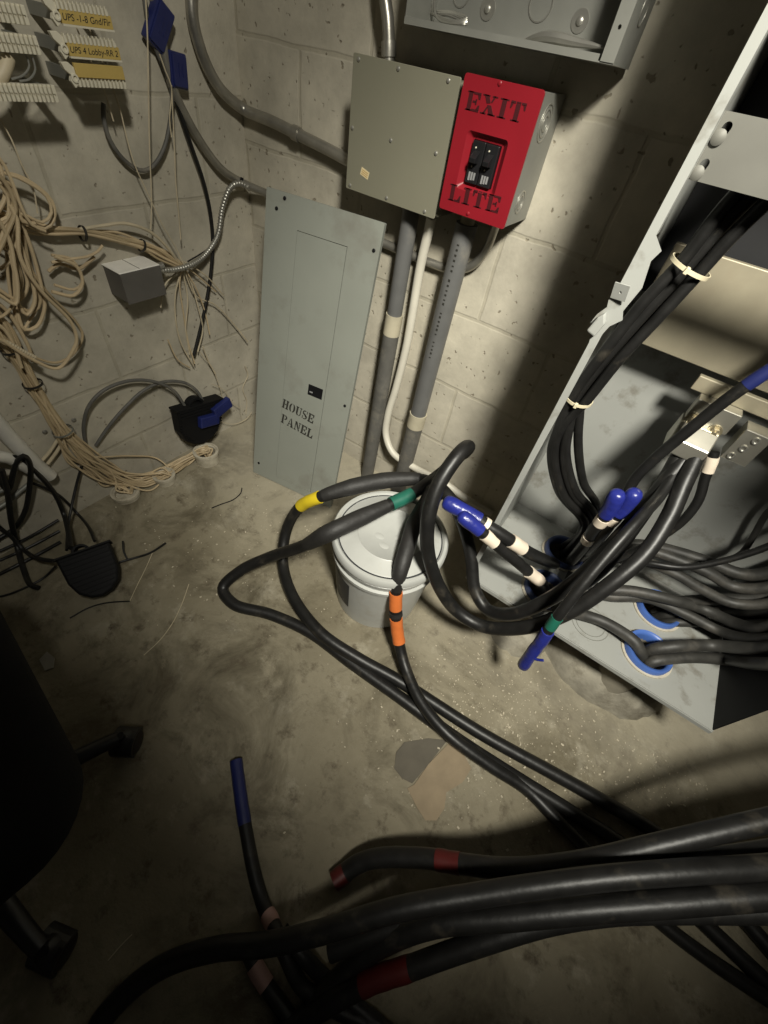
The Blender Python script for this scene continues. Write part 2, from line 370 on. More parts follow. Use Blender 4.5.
# ---------------------------------------------------------------- stencil lettering
def arc(cx, cy, rx, ry, a0, a1, t, n=8, t2=None):
    """a thick arc as one polygon"""
    o = [(cx + rx * math.cos(math.radians(a0 + (a1 - a0) * i / n)), cy + ry * math.sin(math.radians(a0 + (a1 - a0) * i / n))) for i in range(n + 1)]
    q = t2 if t2 else t
    i_ = [(cx + (rx - t) * math.cos(math.radians(a0 + (a1 - a0) * i / n)), cy + (ry - q) * math.sin(math.radians(a0 + (a1 - a0) * i / n))) for i in range(n + 1)]
    return o + i_[::-1]
def R_(x0, y0, x1, y1): return [(x0, y0), (x1, y0), (x1, y1), (x0, y1)]
GLYPH = {
    'E': [R_(.08, 0, .32, 1), R_(0, 0, .4, .07), R_(0, .93, .4, 1), [(.38, .88), (.8, .88), (.8, 1), (.38, 1)], [(.70, .66), (.8, .66), (.8, .9), (.62, .9)], R_(.38, .45, .56, .56), R_(.54, .36, .62, .65), [(.38, 0), (.82, 0), (.82, .12), (.38, .12)], [(.62, .1), (.82, .1), (.82, .36), (.74, .36)]],
    'X': [[(.08, 1), (.34, 1), (.52, .62), (.30, .56)], [(.36, .5), (.58, .5), (.84, 0), (.54, 0)], R_(0, .93, .42, 1), R_(.46, 0, .92, .07), [(.66, 1), (.78, 1), (.60, .62), (.54, .68)], R_(.56, .93, .88, 1), [(.14, 0), (.26, 0), (.42, .38), (.36, .44)], R_(.02, 0, .36, .07)],
    'I': [R_(.16, 0, .42, 1), R_(.04, 0, .54, .07), R_(.04, .93, .54, 1)],
    'T': [R_(.31, 0, .56, .9), R_(.19, 0, .68, .07), R_(0, .88, .26, 1), [(0, .62), (.07, .62), (.16, .9), (0, .9)], R_(.61, .88, .87, 1), [(.80, .62), (.87, .62), (.87, .9), (.71, .9)], R_(.31, .93, .56, 1)],
    'L': [R_(.1, 0, .34, 1), R_(0, 0, .4, .07), R_(0, .93, .46, 1), R_(.42, 0, .8, .12), [(.6, .1), (.8, .1), (.8, .4), (.73, .4)]],
    'H': [R_(.08, 0, .32, 1), R_(0, 0, .4, .07), R_(0, .93, .4, 1), R_(.58, 0, .82, 1), R_(.5, 0, .9, .07), R_(.5, .93, .9, 1), R_(.36, .45, .54, .56)],
    'O': [arc(.40, .5, .40, .5, 100, 260, .24, 10, .06), arc(.46, .5, .40, .5, -80, 80, .24, 10, .06)],
    'U': [[(.08, .3), (.32, .3), (.32, 1), (.08, 1)], arc(.46, .32, .38, .32, 180, 262, .22, 7, .1), R_(0, .93, .4, 1), [(.66, .3), (.76, .3), (.76, 1), (.66, 1)], arc(.46, .32, .30, .32, 285, 360, .1, 7, .1), R_(.56, .93, .86, 1)],
    'S': [arc(.36, .74, .32, .26, 60, 250, .16, 9, .09), [(.12, .60), (.34, .66), (.74, .38), (.60, .24)], arc(.38, .26, .34, .26, -120, 70, .16, 9, .09), R_(.62, .68, .70, 1), R_(.06, 0, .14, .34)],
    'P': [R_(.08, 0, .32, 1), R_(0, 0, .42, .07), R_(0, .93, .34, 1), arc(.42, .74, .36, .26, -90, 90, .2, 8, .09)],
    'A': [[(.06, 0), (.16, 0), (.34, .62), (.38, .92), (.34, .92)], [(.42, 1), (.52, 1), (.84, 0), (.56, 0)], R_(0, 0, .26, .07), R_(.48, 0, .92, .07), R_(.28, .28, .48, .36)],
    'N': [R_(.1, 0, .2, .9), R_(0, 0, .3, .07), [(.04, 1), (.32, 1), (.76, .1), (.76, 0), (.66, 0)], R_(.66, .35, .76, 1), R_(.56, .93, .86, 1)],
}
ADV = dict(E=.92, X=1.0, I=.66, T=.96, L=.90, H=1.0, O=.95, U=.95, S=.86, P=.88, A=1.0, N=.95)
def lettering(bm, text, M, h, length):
    k = length / (sum(ADV[c] for c in text) - .08); x0 = 0
    for ch in text:
        for poly in GLYPH[ch]:
            prism(bm, [(x0 + x * k, y * h) for x, y in poly], 0, .0008, M)
        x0 += ADV[ch] * k
    return bm
def onp(Mx, px, py):
    """local (u, v) where the line of sight meets a flat face"""
    o = Mx.translation; n = Mx.to_3x3() @ Vector((0, 0, 1)); d = ray(px, py)
    t = (o - CAM).dot(n) / d.dot(n)
    q = Mx.inverted() @ (CAM + d * t)
    return q.x, q.y
def pts(L):
    out = []
    for q in L:
        if isinstance(q, Vector): out.append(q)
        elif len(q) == 3: out.append(P(q[0], q[1], z=q[2]))
        elif q[2] == 'Y': out.append(P(q[0], q[1], Y=q[3]))
        elif q[2] == 'X': out.append(P(q[0], q[1], X=q[3]))
        elif q[2] == 's': out.append(surf(q[0], q[1], q[3]))
    return out
def screw(parent, Mx, u, v, r, m, name='screw', z=0):
    T = Mx @ Matrix.Translation((u, v, z))
    bm = lathe(nb(), [(0, 0), (r, 0), (r, r * .35), (r * .6, r * .6), (0, r * .65)], T, 14)
    return obj(name, bm, m, parent, smooth=True)

# ---------------------------------------------------------------- switchgear cabinet (right)
CX0, CX1, CY0, CY1, CZ = -.075, .645, .80, 1.20, .26
HOLES = [(.140, .907), (.140, 1.085), (.452, .905), (.450, 1.076)]
cab = thing('switchgear_cabinet', (.28, 1.0, 0), 'open light grey electrical cabinet full of black cables against the back wall', 'cabinet')
t = .003
obj('bottom_panel', plate(nb(), R_(CX0, CY0, CX1, CY1), [circ(x, y, .057) for x, y in HOLES], CZ - t, CZ, None), M['steel_paint'], cab)
bm = nb(); box(bm, (CX0, CY0 - .002, CZ - .016), (CX1, CY0, CZ - t)); obj('bottom_lip', bm, M['steel_paint'], cab)
bm = nb()
for r in (.055, .043): ring(bm, Matrix.Translation((.291, .893, CZ)), r - .002, r, .0008)
obj('knockout', bm, M['galv_dull'], cab)
obj('left_panel', box(nb(), (CX0, CY0 + .003, CZ), (CX0 + t, CY1, 2.1)), M['steel_paint'], cab)
obj('right_panel', box(nb(), (CX1 - t, CY0 + .003, CZ), (CX1, CY1, 2.1)), M['black'], cab)  # coloured black for the shade on its inner face; the panel is steel
obj('back_panel', box(nb(), (CX0, CY1, CZ), (CX1, CY1 + t, 2.1)), M['steel_paint'], cab)
obj('shade_sheet', box(nb(), (CX0 + .004, CY1 - .012, 1.00), (CX1 - .004, CY1 - .002, 2.08)), M['black_board'], cab)  # black sheet stands in for the shade in the upper interior
obj('top_panel', box(nb(), (CX0, CY0, 2.1), (CX1, CY1, 2.1 + t)), M['steel_paint'], cab)
obj('shade_cover', box(nb(), (CX0 + .03, CY0 - .004, 1.50), (CX1, CY0 - .001, 2.1)), M['steel_paint'], cab, bevel=.001)  # unseen cover added to keep lamp light off the upper interior
obj('shade_block', box(nb(), (.405, .43, 1.44), (CX1, CY0 - .006, 2.1)), M['steel_paint'], cab, bevel=.002)  # unseen box added to cast shade on the right of the back panel
# front return lip with a torn and bent piece
lip = [(CX0, CZ), (CX0 + .013, CZ), (CX0 + .013, 1.02), (CX0 + .017, 1.035), (CX0 + .030, 1.05), (CX0 + .024, 1.062), (CX0 + .032, 1.10), (CX0 + .024, 1.135), (CX0 + .030, 1.15), (CX0 + .013, 1.165), (CX0 + .013, 2.1),
       (CX0, 2.1), (CX0, 1.085), (CX0 - .004, 1.07), (CX0 - .001, 1.06), (CX0 - .010, 1.045), (CX0 - .013, 1.03), (CX0 - .004, 1.015), (CX0, 1.0)]
obj('front_lip', plate(nb(), lip, [], 0, .003, FRONT(0, CY0 + .003, 0)), M['steel_paint'], cab)
obj('inner_return', box(nb(), (CX0 + .011, CY0 + .003, 1.165), (CX0 + .013, CY0 + .026, 2.08)), M['steel_paint'], cab)
tab = obj('bent_tab', plate(nb(), R_(-.011, -.012, .013, .012), [circ(.002, 0, .0022, 10)], 0, .002, frame((CX0 + .006, CY0 - .006, 1.088), (.96, -.22, .1), (0, -.25, .97))), M['steel_paint'], cab)
bm = nb(); Mx = FRONT(0, CY0 - .001, 0)
prism(bm, [(CX0 - .012, 1.02), (CX0 + .004, 1.015), (CX0 + .010, 1.04), (CX0 + .002, 1.055), (CX0 - .006, 1.045)], 0, .012, Mx)
obj('torn_edge', bm, M['steel_paint'], cab, bevel=.003)
# slotted bracket plate across the front
By = .83; Mb = FRONT(0, By, 0)
def slot(cx, cy, l, r, a):
    o = [];
    for s, b in ((1, -90), (-1, 90)):
        for i in range(9):
            q = math.radians(b + 180 * i / 8); x, y = s * l / 2 + r * math.cos(q), r * math.sin(q)
            o.append((cx + x * math.cos(a) - y * math.sin(a), cy + x * math.sin(a) + y * math.cos(a)))
    return o
s1 = onp(Mb, 723, 133); s2 = onp(Mb, 701, 169)
obj('bracket_plate', plate(nb(), R_(CX0 + .010, 1.228, CX1 - .02, 1.296), [slot(s1[0], s1[1], .011, .0052, 1.35), slot(s2[0], s2[1], .011, .0052, 1.35)], 0, .003, Mb), M['bracket'], cab)
for s in (s1, s2):
    screw(cab, Mb, s[0] - .002, s[1] - .005, .0085, M['bracket'], 'bracket_bolt', .003)
# bus bars and lugs
obj('bus_bar', box(nb(), (-.045, 1.095, .928), (CX1 - .02, 1.110, 1.115)), M['tin'], cab, bevel=.002)
obj('bus_bar', box(nb(), (.135, 1.085, .884), (CX1 - .02, 1.100, .916)), M['tin'], cab, bevel=.002)
obj('bus_support', box(nb(), (.34, 1.11, .84), (.40, 1.198, 1.10)), M['black_board'], cab)
Ml = FRONT(0, 1.05, 0)
a = onp(Ml, 686, 395); b = onp(Ml, 735, 412); c = onp(Ml, 679, 447); d_ = onp(Ml, 697, 455)
LX0, LX1, LZT, LZB = .158, .245, .885, .775
bm = nb(); box(bm, (LX0, 1.052, LZB + .06), (LX1, 1.085, LZT)); lug = obj('cable_lug', bm, M['lug'], cab, bevel=.002)
bm = nb(); prism(bm, [(1.0, LZB), (1.078, LZB), (1.078, LZB + .062), (1.035, LZB + .062), (1.0, LZB + .035)], LX0 - .004, LX1 - .01, Matrix(((0, 0, 1, 0), (1, 0, 0, 0), (0, 1, 0, 0), (0, 0, 0, 1))))
obj('lug_barrel', bm, M['lug'], lug, bevel=.003)
for q in ((692, 419), (714, 431)):
    u, v = onp(FRONT(0, 1.052, 0), *q)
    bm = cyl(nb(), FRONT(u, 1.052, v), .0145, .003, 22); obj('washer', bm, M['brass'], lug, smooth=True)
    bm = cyl(nb(), FRONT(u, 1.049, v), .0105, .008, 6); obj('lug_bolt', bm, M['brass'], lug, bevel=.001)
    bm = cyl(nb(), FRONT(u, 1.041, v), .0055, .008, 14); obj('bolt_stud', bm, M['brass'], lug, smooth=True)
bm = nb(); box(bm, (.262, 1.03, .80), (.312, 1.075, .875)); lug2 = obj('small_lug', bm, M['lug'], cab, bevel=.002)
for v in (.812, .836, .860):
    obj('set_screw', lathe(nb(), [(.003, .001), (.005, .003), (.0075, .003), (.0075, 0)], FRONT(.276 + (v - .812) * .3, 1.03, v), 14), M['galv'], lug2, smooth=True)

# conduits that rise through the cabinet floor, each with its bushing
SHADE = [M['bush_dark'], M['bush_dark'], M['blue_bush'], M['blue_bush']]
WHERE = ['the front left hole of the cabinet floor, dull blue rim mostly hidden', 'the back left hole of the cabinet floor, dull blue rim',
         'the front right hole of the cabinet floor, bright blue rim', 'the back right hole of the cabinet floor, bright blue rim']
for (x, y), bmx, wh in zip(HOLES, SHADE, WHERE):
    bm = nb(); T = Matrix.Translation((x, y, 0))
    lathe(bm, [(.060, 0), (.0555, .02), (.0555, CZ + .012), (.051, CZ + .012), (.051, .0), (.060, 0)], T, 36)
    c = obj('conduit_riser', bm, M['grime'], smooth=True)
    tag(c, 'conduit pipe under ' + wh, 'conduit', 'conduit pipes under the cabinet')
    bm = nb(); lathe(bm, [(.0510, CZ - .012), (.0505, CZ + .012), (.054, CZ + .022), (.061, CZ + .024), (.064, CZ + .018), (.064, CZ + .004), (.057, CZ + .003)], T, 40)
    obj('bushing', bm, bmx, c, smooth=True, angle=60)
    obj('lock_ring', ring(nb(), T @ Matrix.Translation((0, 0, CZ + .0005)), .058, .071, .004), M['stub'], c, smooth=True)
# rough grout heaped around the conduits under the cabinet
def mound(cx, cy, rx, ry, h, label, seed):
    random.seed(seed); bm = nb(); n = 36; rings = []
    for f, zf in ((1, 0), (.93, .35), (.80, .72), (.62, .93), (.40, 1.0), (.18, 1.0)):
        rings.append([bm.verts.new((cx + rx * f * math.cos(2 * math.pi * k / n) * random.uniform(.95, 1.05), cy + ry * f * math.sin(2 * math.pi * k / n) * random.uniform(.95, 1.05), h * zf * (random.uniform(.9, 1.08) if zf else 0))) for k in range(n)])
    for A, B in zip(rings, rings[1:]):
        for k in range(n): bm.faces.new((A[k], A[(k + 1) % n], B[(k + 1) % n], B[k]))
    bm.faces.new(rings[-1])
    tag(obj('grout_mound', fix(bm), M['concrete_dark'], smooth=True, angle=70), label, 'concrete')
mound(.155, .93, .115, .115, .085, 'rough grout heaped around the conduit under the left end of the grey cabinet', 3)
mound(.44, .955, .195, .125, .13, 'rough grey grout heap under the right half of the grey cabinet', 5)

# ---------------------------------------------------------------- grey junction box on the back wall
BX0, BX1, BZ0, BZ1, BYF = -.852, -.573, 1.016, 1.263, 1.10
gb = thing('junction_box', ((BX0 + BX1) / 2, YB, BZ0), 'olive grey screw-cover junction box left of the red box', 'junction box')
obj('box_body', box(nb(), (BX0 + .006, BYF + .005, BZ0 + .004), (BX1 + .010, YB, BZ1 - .006)), M['olive_paint'], gb, bevel=.006)
Mg = FRONT(0, BYF + .004, 0)
cover = obj('box_cover', prism(nb(), rrect(BX0, BZ0, BX1, BZ1, .004), 0, .004, Mg), M['olive_paint'], gb, bevel=.001)
for q in ((359, 60), (399, 66), (449, 79), (351, 128), (436, 154), (350, 190), (386, 204), (424, 216), (391, 141)):
    u, v = onp(FRONT(0, BYF, 0), *q)
    u = min(max(u, BX0 + .010), BX1 - .010); v = min(max(v, BZ0 + .009), BZ1 - .009)
    screw(cover, FRONT(0, BYF, 0), u, v, .0042, M['galv'], 'cover_screw')
u, v = onp(FRONT(0, BYF, 0), 365, 174)
st = obj('sticker', box(nb(), (-.013, -.008, 0), (.013, .008, .0006), FRONT(u, BYF, v) @ Matrix.Rotation(-.25, 4, 'Z')), M['tag_paper'], cover)
bm = nb()
for k in range(3): box(bm, (-.010, -.005 + k * .004, .0006), (.010, -.0035 + k * .004, .0009), FRONT(u, BYF, v) @ Matrix.Rotation(-.25, 4, 'Z'))
obj('sticker_print', bm, M['print'], st)

# ---------------------------------------------------------------- red EXIT LITE breaker box
EX0, EX1, EZ0, EZ1, EYF = -.556, -.384, 1.047, 1.272, 1.08
eb = thing('breaker_box', ((EX0 + EX1) / 2, YB, EZ0), 'small breaker box with red cover lettered EXIT LITE on the back wall', 'breaker box')
body = obj('box_body', plate(nb(), R_(EX0 + .004, EZ0 + .003, EX1 - .003, EZ1 - .003), [R_(EX0 + .007, EZ0 + .006, EX1 - .006, EZ1 - .006)], 0, YB - EYF - .004, FRONT(0, YB, 0)), M['galv_dull'], eb)
Ms = frame((EX1 - .003, EYF, EZ0), (0, 1, 0), (0, 0, 1))
for v, rr in ((.178, (.030, .022, .013)), (.045, (.022, .014))):
    bm = nb()
    for r in rr: ring(bm, Ms @ Matrix.Translation((.062, v, 0)), r - .0022, r, .0012)
    obj('side_knockout', bm, M['galv'], body, smooth=True)
Me = FRONT(0, EYF + .004, 0); Mf = FRONT(0, EYF, 0)
RX0, RX1, RZ0, RZ1 = -.524, -.428, 1.093, 1.192
cov = obj('red_cover', plate(nb(), rrect(EX0, EZ0, EX1, EZ1, .006), [rrect(RX0, RZ0, RX1, RZ1, .008)], 0, .004, Me), M['red'], eb, bevel=.0012)
# pressed recess with sloping sides, and the window the breakers stick out of
WX0, WX1, WZ0, WZ1 = -.510, -.444, 1.106, 1.180
bm = nb()
o_, i_ = rrect(RX0, RZ0, RX1, RZ1, .008), rrect(WX0 - .004, WZ0 - .004, WX1 + .004, WZ1 + .004, .005)
va = [bm.verts.new(Mf @ Vector((x, y, 0))) for x, y in o_]; vb = [bm.verts.new(Mf @ Vector((x, y, -.012))) for x, y in i_]
vc = [bm.verts.new(Mf @ Vector((x, y, -.012))) for x, y in rrect(WX0, WZ0, WX1, WZ1, .002)]
for A, B in ((va, vb), (vb, vc)):
    for k in range(len(A)): bm.faces.new((A[k], A[(k + 1) % len(A)], B[(k + 1) % len(A)], B[k]))
obj('cover_recess', fix(bm), M['red'], cov, smooth=True, angle=30)
for k in range(2):
    x0 = WX0 + .002 + k * .032
    br = obj('breaker', box(nb(), (x0, EYF + .004, WZ0 + .001), (x0 + .030, EYF + .05, WZ1 - .001)), M['breaker'], eb, bevel=.0015)
    bm = nb(); prism(bm, [(0, 0), (.016, .002), (.018, .010), (0, .022)], x0 + .008, x0 + .022, Matrix(((0, 0, 1, 0), (-1, 0, 0, EYF + .004), (0, 1, 0, WZ0 + .036), (0, 0, 0, 1))))
    obj('toggle', bm, M['breaker'], br, bevel=.001)
    bm = nb()
    for s in range(3): box(bm, (x0 + .007 + s * .006, EYF + .0025, WZ0 + .006 + s * .001), (x0 + .011 + s * .006, EYF + .004, WZ0 + .021))
    obj('breaker_marking', bm, M['grey_toggle'], br)
    bm = nb()
    for zz in (.030, .062): cyl(bm, FRONT(x0 + .010, EYF + .004, WZ0 + zz), .0016, .0012, 10)
    obj('indicator_dot', bm, M['block_white'], br)
obj('recess_clip', prism(nb(), arc(WX1 - .003, 1.146, .008, .013, 90, 270, .0025, 8), -.010, -.006, Mf), M['red'], cov)
def word(text, name, M0, pa, pb, ph, m, parent, ws=1.0):
    """letters from image points: pa = foot of the first letter, pb = foot of the last letter's right side, ph = top of the first letter"""
    ua, va_ = onp(M0, *pa); ub, vb_ = onp(M0, *pb); uh, vh = onp(M0, *ph)
    ang = math.atan2(vb_ - va_, ub - ua); h = math.hypot(uh - ua, vh - va_); Ltot = math.hypot(ub - ua, vb_ - va_)
    T = M0 @ Matrix.Translation((ua, va_, 0)) @ Matrix.Rotation(ang, 4, 'Z')
    return obj(name, lettering(nb(), text, T, h, Ltot), m, parent)
word('EXIT', 'exit_lettering', Mf, (465, 110), (522, 124), (469, 91), M['letter_dark'], cov, 1.0)
word('LITE', 'lite_lettering', Mf, (448, 200), (498, 214), (451, 184), M['letter_dark'], cov, 1.0)
for q in ((500, 84), (468, 214)):
    u, v = onp(Mf, *q); screw(cov, Mf, u, v, .004, M['red'], 'cover_screw')

# ---------------------------------------------------------------- large open box above
TX0, TX1, TYF, TZ = -.716, -.282, 1.085, 1.318
tb = thing('gutter_box', ((TX0 + TX1) / 2, YB, TZ), 'open grey metal wiring box with knockouts at the top of the back wall', 'wiring box')
TH = 1.75
obj('back_plate', box(nb(), (TX0, YB - .022, TZ), (TX1, YB - .018, TH)), M['galv_dull'], tb)
obj('bottom_plate', box(nb(), (TX0, TYF, TZ), (TX1, YB - .022, TZ + .002)), M['galv_dull'], tb)
obj('side_plate', box(nb(), (TX0, TYF, TZ + .002), (TX0 + .002, YB - .022, TH)), M['galv_dull'], tb)
rs = obj('side_plate', box(nb(), (TX1 - .002, TYF, TZ + .002), (TX1, YB - .022, TH)), M['galv_dull'], tb)
obj('top_plate', box(nb(), (TX0, TYF, TH), (TX1, YB - .018, TH + .002)), M['galv_dull'], tb)
u, v = onp(FRONT(0, TYF, 0), 620, 31)
obj('front_flange', plate(nb(), R_(TX1 - .024, TZ + .002, TX1, TH), [circ(TX1 - .012, 1.360, .003, 10)], 0, .002, FRONT(0, TYF, 0)), M['galv_dull'], tb)
obj('front_flange', box(nb(), (TX0, TYF - .002, TZ), (TX1 - .028, TYF, TZ + .010)), M['galv_dull'], tb)
Mt = FRONT(0, YB - .022, 0)
for q, r in (((541, 5), .024), ((462, -6), .020), ((576, -30), .024)):
    u, v = onp(Mt, *q); bm = nb(); ring(bm, FRONT(u, YB - .022, v), r - .0022, r, .0012)
    obj('knockout', bm, M['galv'], tb, smooth=True)
for q in ((488, 10), (580, 22)):
    u, v = onp(Mt, *q)
    obj('washer', cyl(nb(), FRONT(u, YB - .022, v), .016, .0015, 24), M['galv'], tb, smooth=True)
    screw(tb, Mt, u, v, .0062, M['galv'], 'mounting_screw', .0015)
u, v = onp(FRONT(TX1, 1.0, 0), 640, 30)
obj('side_knockout', ring(nb(), frame((TX1, 1.15, 1.385), (0, 1, 0), (0, 0, 1)), .016, .018, .0012), M['galv'], rs)
# bent sheet tongue inside, and the coil of wires
bm = nb(); pth, _ = spline(pts([(517, 46, 'Y', 1.16), (545, 38, 'Y', 1.13), (580, 44, 'Y', 1.12), (611, 50, 'Y', 1.11)]), .006)
sweep(bm, pth, .006, 8, [.0015 + .007 * math.sin(math.pi * min(1, i / len(pth) + .08)) for i in range(len(pth))])
obj('ground_tongue', bm, M['galv'], tb, smooth=True)
for k in range(4):
    cable('coiled_wire', 'thin bare wires coiled inside the open box above the grey cover', 'wire',
          pts([(432 + k, -6, 'Y', 1.185), (429 + k * 2, 10 + k, 'Y', 1.18 - k * .004), (440, 18 + k, 'Y', 1.165), (455 + k * 3, 22 + k, 'Y', 1.16), (467, 19 + k * 2, 'Y', 1.165), (455 - k * 3, 13 + k, 'Y', 1.17), (437, 12 + k * 2, 'Y', 1.175)]),
          .0022, M['galv'], 'thin wires in the open box', n=6, step=.006)

# ---------------------------------------------------------------- HOUSE PANEL cover leaning on the wall
BL = Vector((-1.066, .862, .001)); uu = Vector((.376, .062, 0)); vv = Vector((-.016, .205, .964))
Mp = frame(BL, uu, vv)
PW, PH = .379, .985
Mpf = Mp @ Matrix.Translation((0, 0, .014))
hp = thing('panel_cover', BL, 'grey steel cover stencilled HOUSE PANEL leaning against the back wall', 'panel cover')
du0, dv1 = onp(Mpf, 294, 231); du1, _ = onp(Mpf, 346, 253); dub, dv0 = onp(Mpf, 311, 488)
du0, du1, dv1, dv0 = .112, .280, .905, .03
face = obj('cover_plate', plate(nb(), rrect(0, 0, PW, PH, .004), [R_(du0, dv0, du1, dv1)], 0, .014, Mp), M['grey_paint'], hp, bevel=.002)
door = obj('door', box(nb(), (du0 + .0012, dv0 + .0012, .002), (du1 - .0016, dv1 - .0016, .0142), Mp), M['grey_paint'], hp)
a = onp(Mpf, 309, 385); b = onp(Mpf, 322, 399)
obj('latch', box(nb(), (a[0], (a[1] + b[1]) / 2 - .019, .0142), (b[0], (a[1] + b[1]) / 2 + .019, .016), Mp), M['black'], door, bevel=.001)
obj('latch_lever', box(nb(), (a[0] + .008, (a[1] + b[1]) / 2 - .008, .016), (a[0] + .020, (a[1] + b[1]) / 2 - .004, .018), Mp), M['grey_toggle'], door)
for q in ((277, 209), (374, 251), (345, 406), (286, 186), (259, 463)):
    u, v = onp(Mpf, *q); u = min(max(u, .012), PW - .012); v = min(max(v, .015), PH - .014)
    screw(hp, Mp, u, v, .005, M['black'], 'cover_screw', .014)
word('HOUSE', 'house_lettering', Mpf @ Matrix.Translation((0, 0, .0003)), (282, 407), (313, 424), (284, 399), M['ink'], face, 1.0)
word('PANEL', 'panel_lettering', Mpf @ Matrix.Translation((0, 0, .0003)), (281, 422), (312, 439), (283, 414), M['ink'], face, 1.0)

# ---------------------------------------------------------------- pail
px_, py_, lz = -.318, .722, .335
pail = thing('pail', (px_, py_, 0), 'white plastic pail with a lid standing on the floor under the black cables', 'bucket')
T = Matrix.Translation((px_, py_, 0))
bm = nb(); lathe(bm, [(0, 0), (.138, 0), (.142, .004), (.160, lz - .085), (.168, lz - .083), (.169, lz - .070), (.161, lz - .067), (.162, lz - .045), (.170, lz - .043), (.171, lz - .034), (.163, lz - .03), (.164, lz - .01)], T, 56)
pb = obj('pail_body', bm, M['bucket'], pail, smooth=True)
bm = nb(); lathe(bm, [(.170, lz - .028), (.175, lz - .024), (.175, lz - .004), (.170, lz + .002), (.162, lz + .002), (.158, lz - .004), (.156, lz - .006), (.150, lz - .002), (.10, lz - .002), (.098, lz), (.096, lz - .002), (0, lz - .002)], T, 64)
lid = obj('lid', bm, M['bucket'], pail, smooth=True, angle=50)
obj('lid_groove', ring(nb(), Matrix.Translation((px_, py_, lz - .0056)), .1535, .157, .002, 64), M['pail_label'], lid, smooth=True)
for dx, dy in ((.01, -.05), (.03, .0), (-.02, -.03)):
    obj('drip', lathe(nb(), [(.011, 0), (.008, .0012), (0, .0015)], Matrix.Translation((px_ + dx, py_ + dy, lz - .0022)) @ Matrix.Scale(1.5, 4, (1, 0, 0)), 12), M['bucket'], lid, smooth=True)
def wrap(r0, r1, z0, z1, a0, a1, off):
    bm = nb(); n = 14; A = []; B = []
    for i in range(n + 1):
        q = math.radians(a0 + (a1 - a0) * i / n)
        A.append(bm.verts.new((px_ + (r0 + off) * math.cos(q), py_ + (r0 + off) * math.sin(q), z0))); B.append(bm.verts.new((px_ + (r1 + off) * math.cos(q), py_ + (r1 + off) * math.sin(q), z1)))
    for i in range(n): bm.faces.new((A[i], A[i + 1], B[i + 1], B[i]))
    return bm
lo_r = lambda z: .142 + (.018) * (z - .004) / (lz - .089)
obj('pail_label', wrap(lo_r(.07), lo_r(.21), .07, .21, 200, 262, .0014), M['pail_label'], pb)

# ---------------------------------------------------------------- conduits on the back wall
def pipe(name, label, P_, r, m, cat='conduit', group=None, extra=None):
    o = cable(name, label, cat, P_, r, m, group, n=18, step=.01)
    if extra: extra(o)
    return o
def straight(r, m, a, b, part, parent):
    return obj(part, sweep(nb(), [Vector(a), Vector(b)], r, 24), m, parent, smooth=True)
pv = thing('plastic_conduit', (-.688, 1.165, 0), 'grey plastic conduit with tan collar running down behind the panel edge to the floor', 'conduit')
straight(.0235, M['pvc'], (-.679, 1.165, 1.016), (-.681, 1.165, .70), 'upper_pipe', pv)
straight(.0275, M['coupling'], (-.6805, 1.165, .725), (-.6815, 1.165, .660), 'collar', pv)
straight(.0265, M['pvc_old'], (-.6815, 1.165, .662), (-.692, 1.165, 0), 'lower_pipe', pv)
pv = thing('plastic_conduit', (-.525, 1.165, 0), 'grey plastic conduit rising from the floor behind the pail to the red box', 'conduit')
up = straight(.028, M['pvc'], (-.512, 1.165, 1.015), (-.521, 1.165, .40), 'upper_pipe', pv)
straight(.018, M['coupling'], (-.512, 1.165, 1.01), (-.512, 1.165, 1.05), 'pipe_neck', pv)
straight(.0315, M['coupling'], (-.520, 1.165, .432), (-.521, 1.165, .375), 'collar', pv)
straight(.0295, M['pvc_old'], (-.521, 1.165, .377), (-.528, 1.165, 0), 'lower_pipe', pv)
bm = nb()
for i in range(26):                                     # tiny printed marks along the pipe
    zz = .97 - i * .0125
    if i % 7 == 6: continue
    wdt = random.choice((.003, .0045, .006))
    box(bm, (-.002, zz, 0), (.004, zz + wdt, .0006), FRONT(-.510 - (1.015 - zz) * .0146, 1.165 - .0283, 0))
obj('pipe_print', bm, M['ink'], up)
cable('white_cable', 'white sheathed cable dropping from the grey box and curving behind the pail', 'cable',
      pts([(432, 216, 'Y', 1.15), (430, 226, 'Y', 1.165), (421, 264, 'Y', 1.18), (407, 344, 'Y', 1.185), (396, 388, 'Y', 1.185), (388, 415, 'Y', 1.18), (386, 435, 'Y', 1.175), (393, 453, 'Y', 1.16), (415, 468, 'Y', 1.165), (444, 483, 'Y', 1.17), (468, 500, 's', .03), (492, 514, 's', .018)]),
      .0135, M['white_cable'])
E1 = cable('steel_tubing', 'steel tubing bending down the corner and along the wall into the grey box', 'conduit',
      [V3(-1.335, 1.075, 1.75), V3(-1.335, 1.075, 1.36)] + pts([(193, 18, 's', .024), (199, 44, 's', .024), (208, 68, 's', .026), (221, 90, 's', .032), (244, 110, 'Y', 1.19), (272, 122, 'Y', 1.195), (300, 136, 'Y', 1.195), (330, 151, 'Y', 1.195), (352, 163, 'Y', 1.19)]),
      .0145, M['emt'], tapes=[(7.75, 8.1, M['emt'], 1.25, 'coupling', None)], n=18)
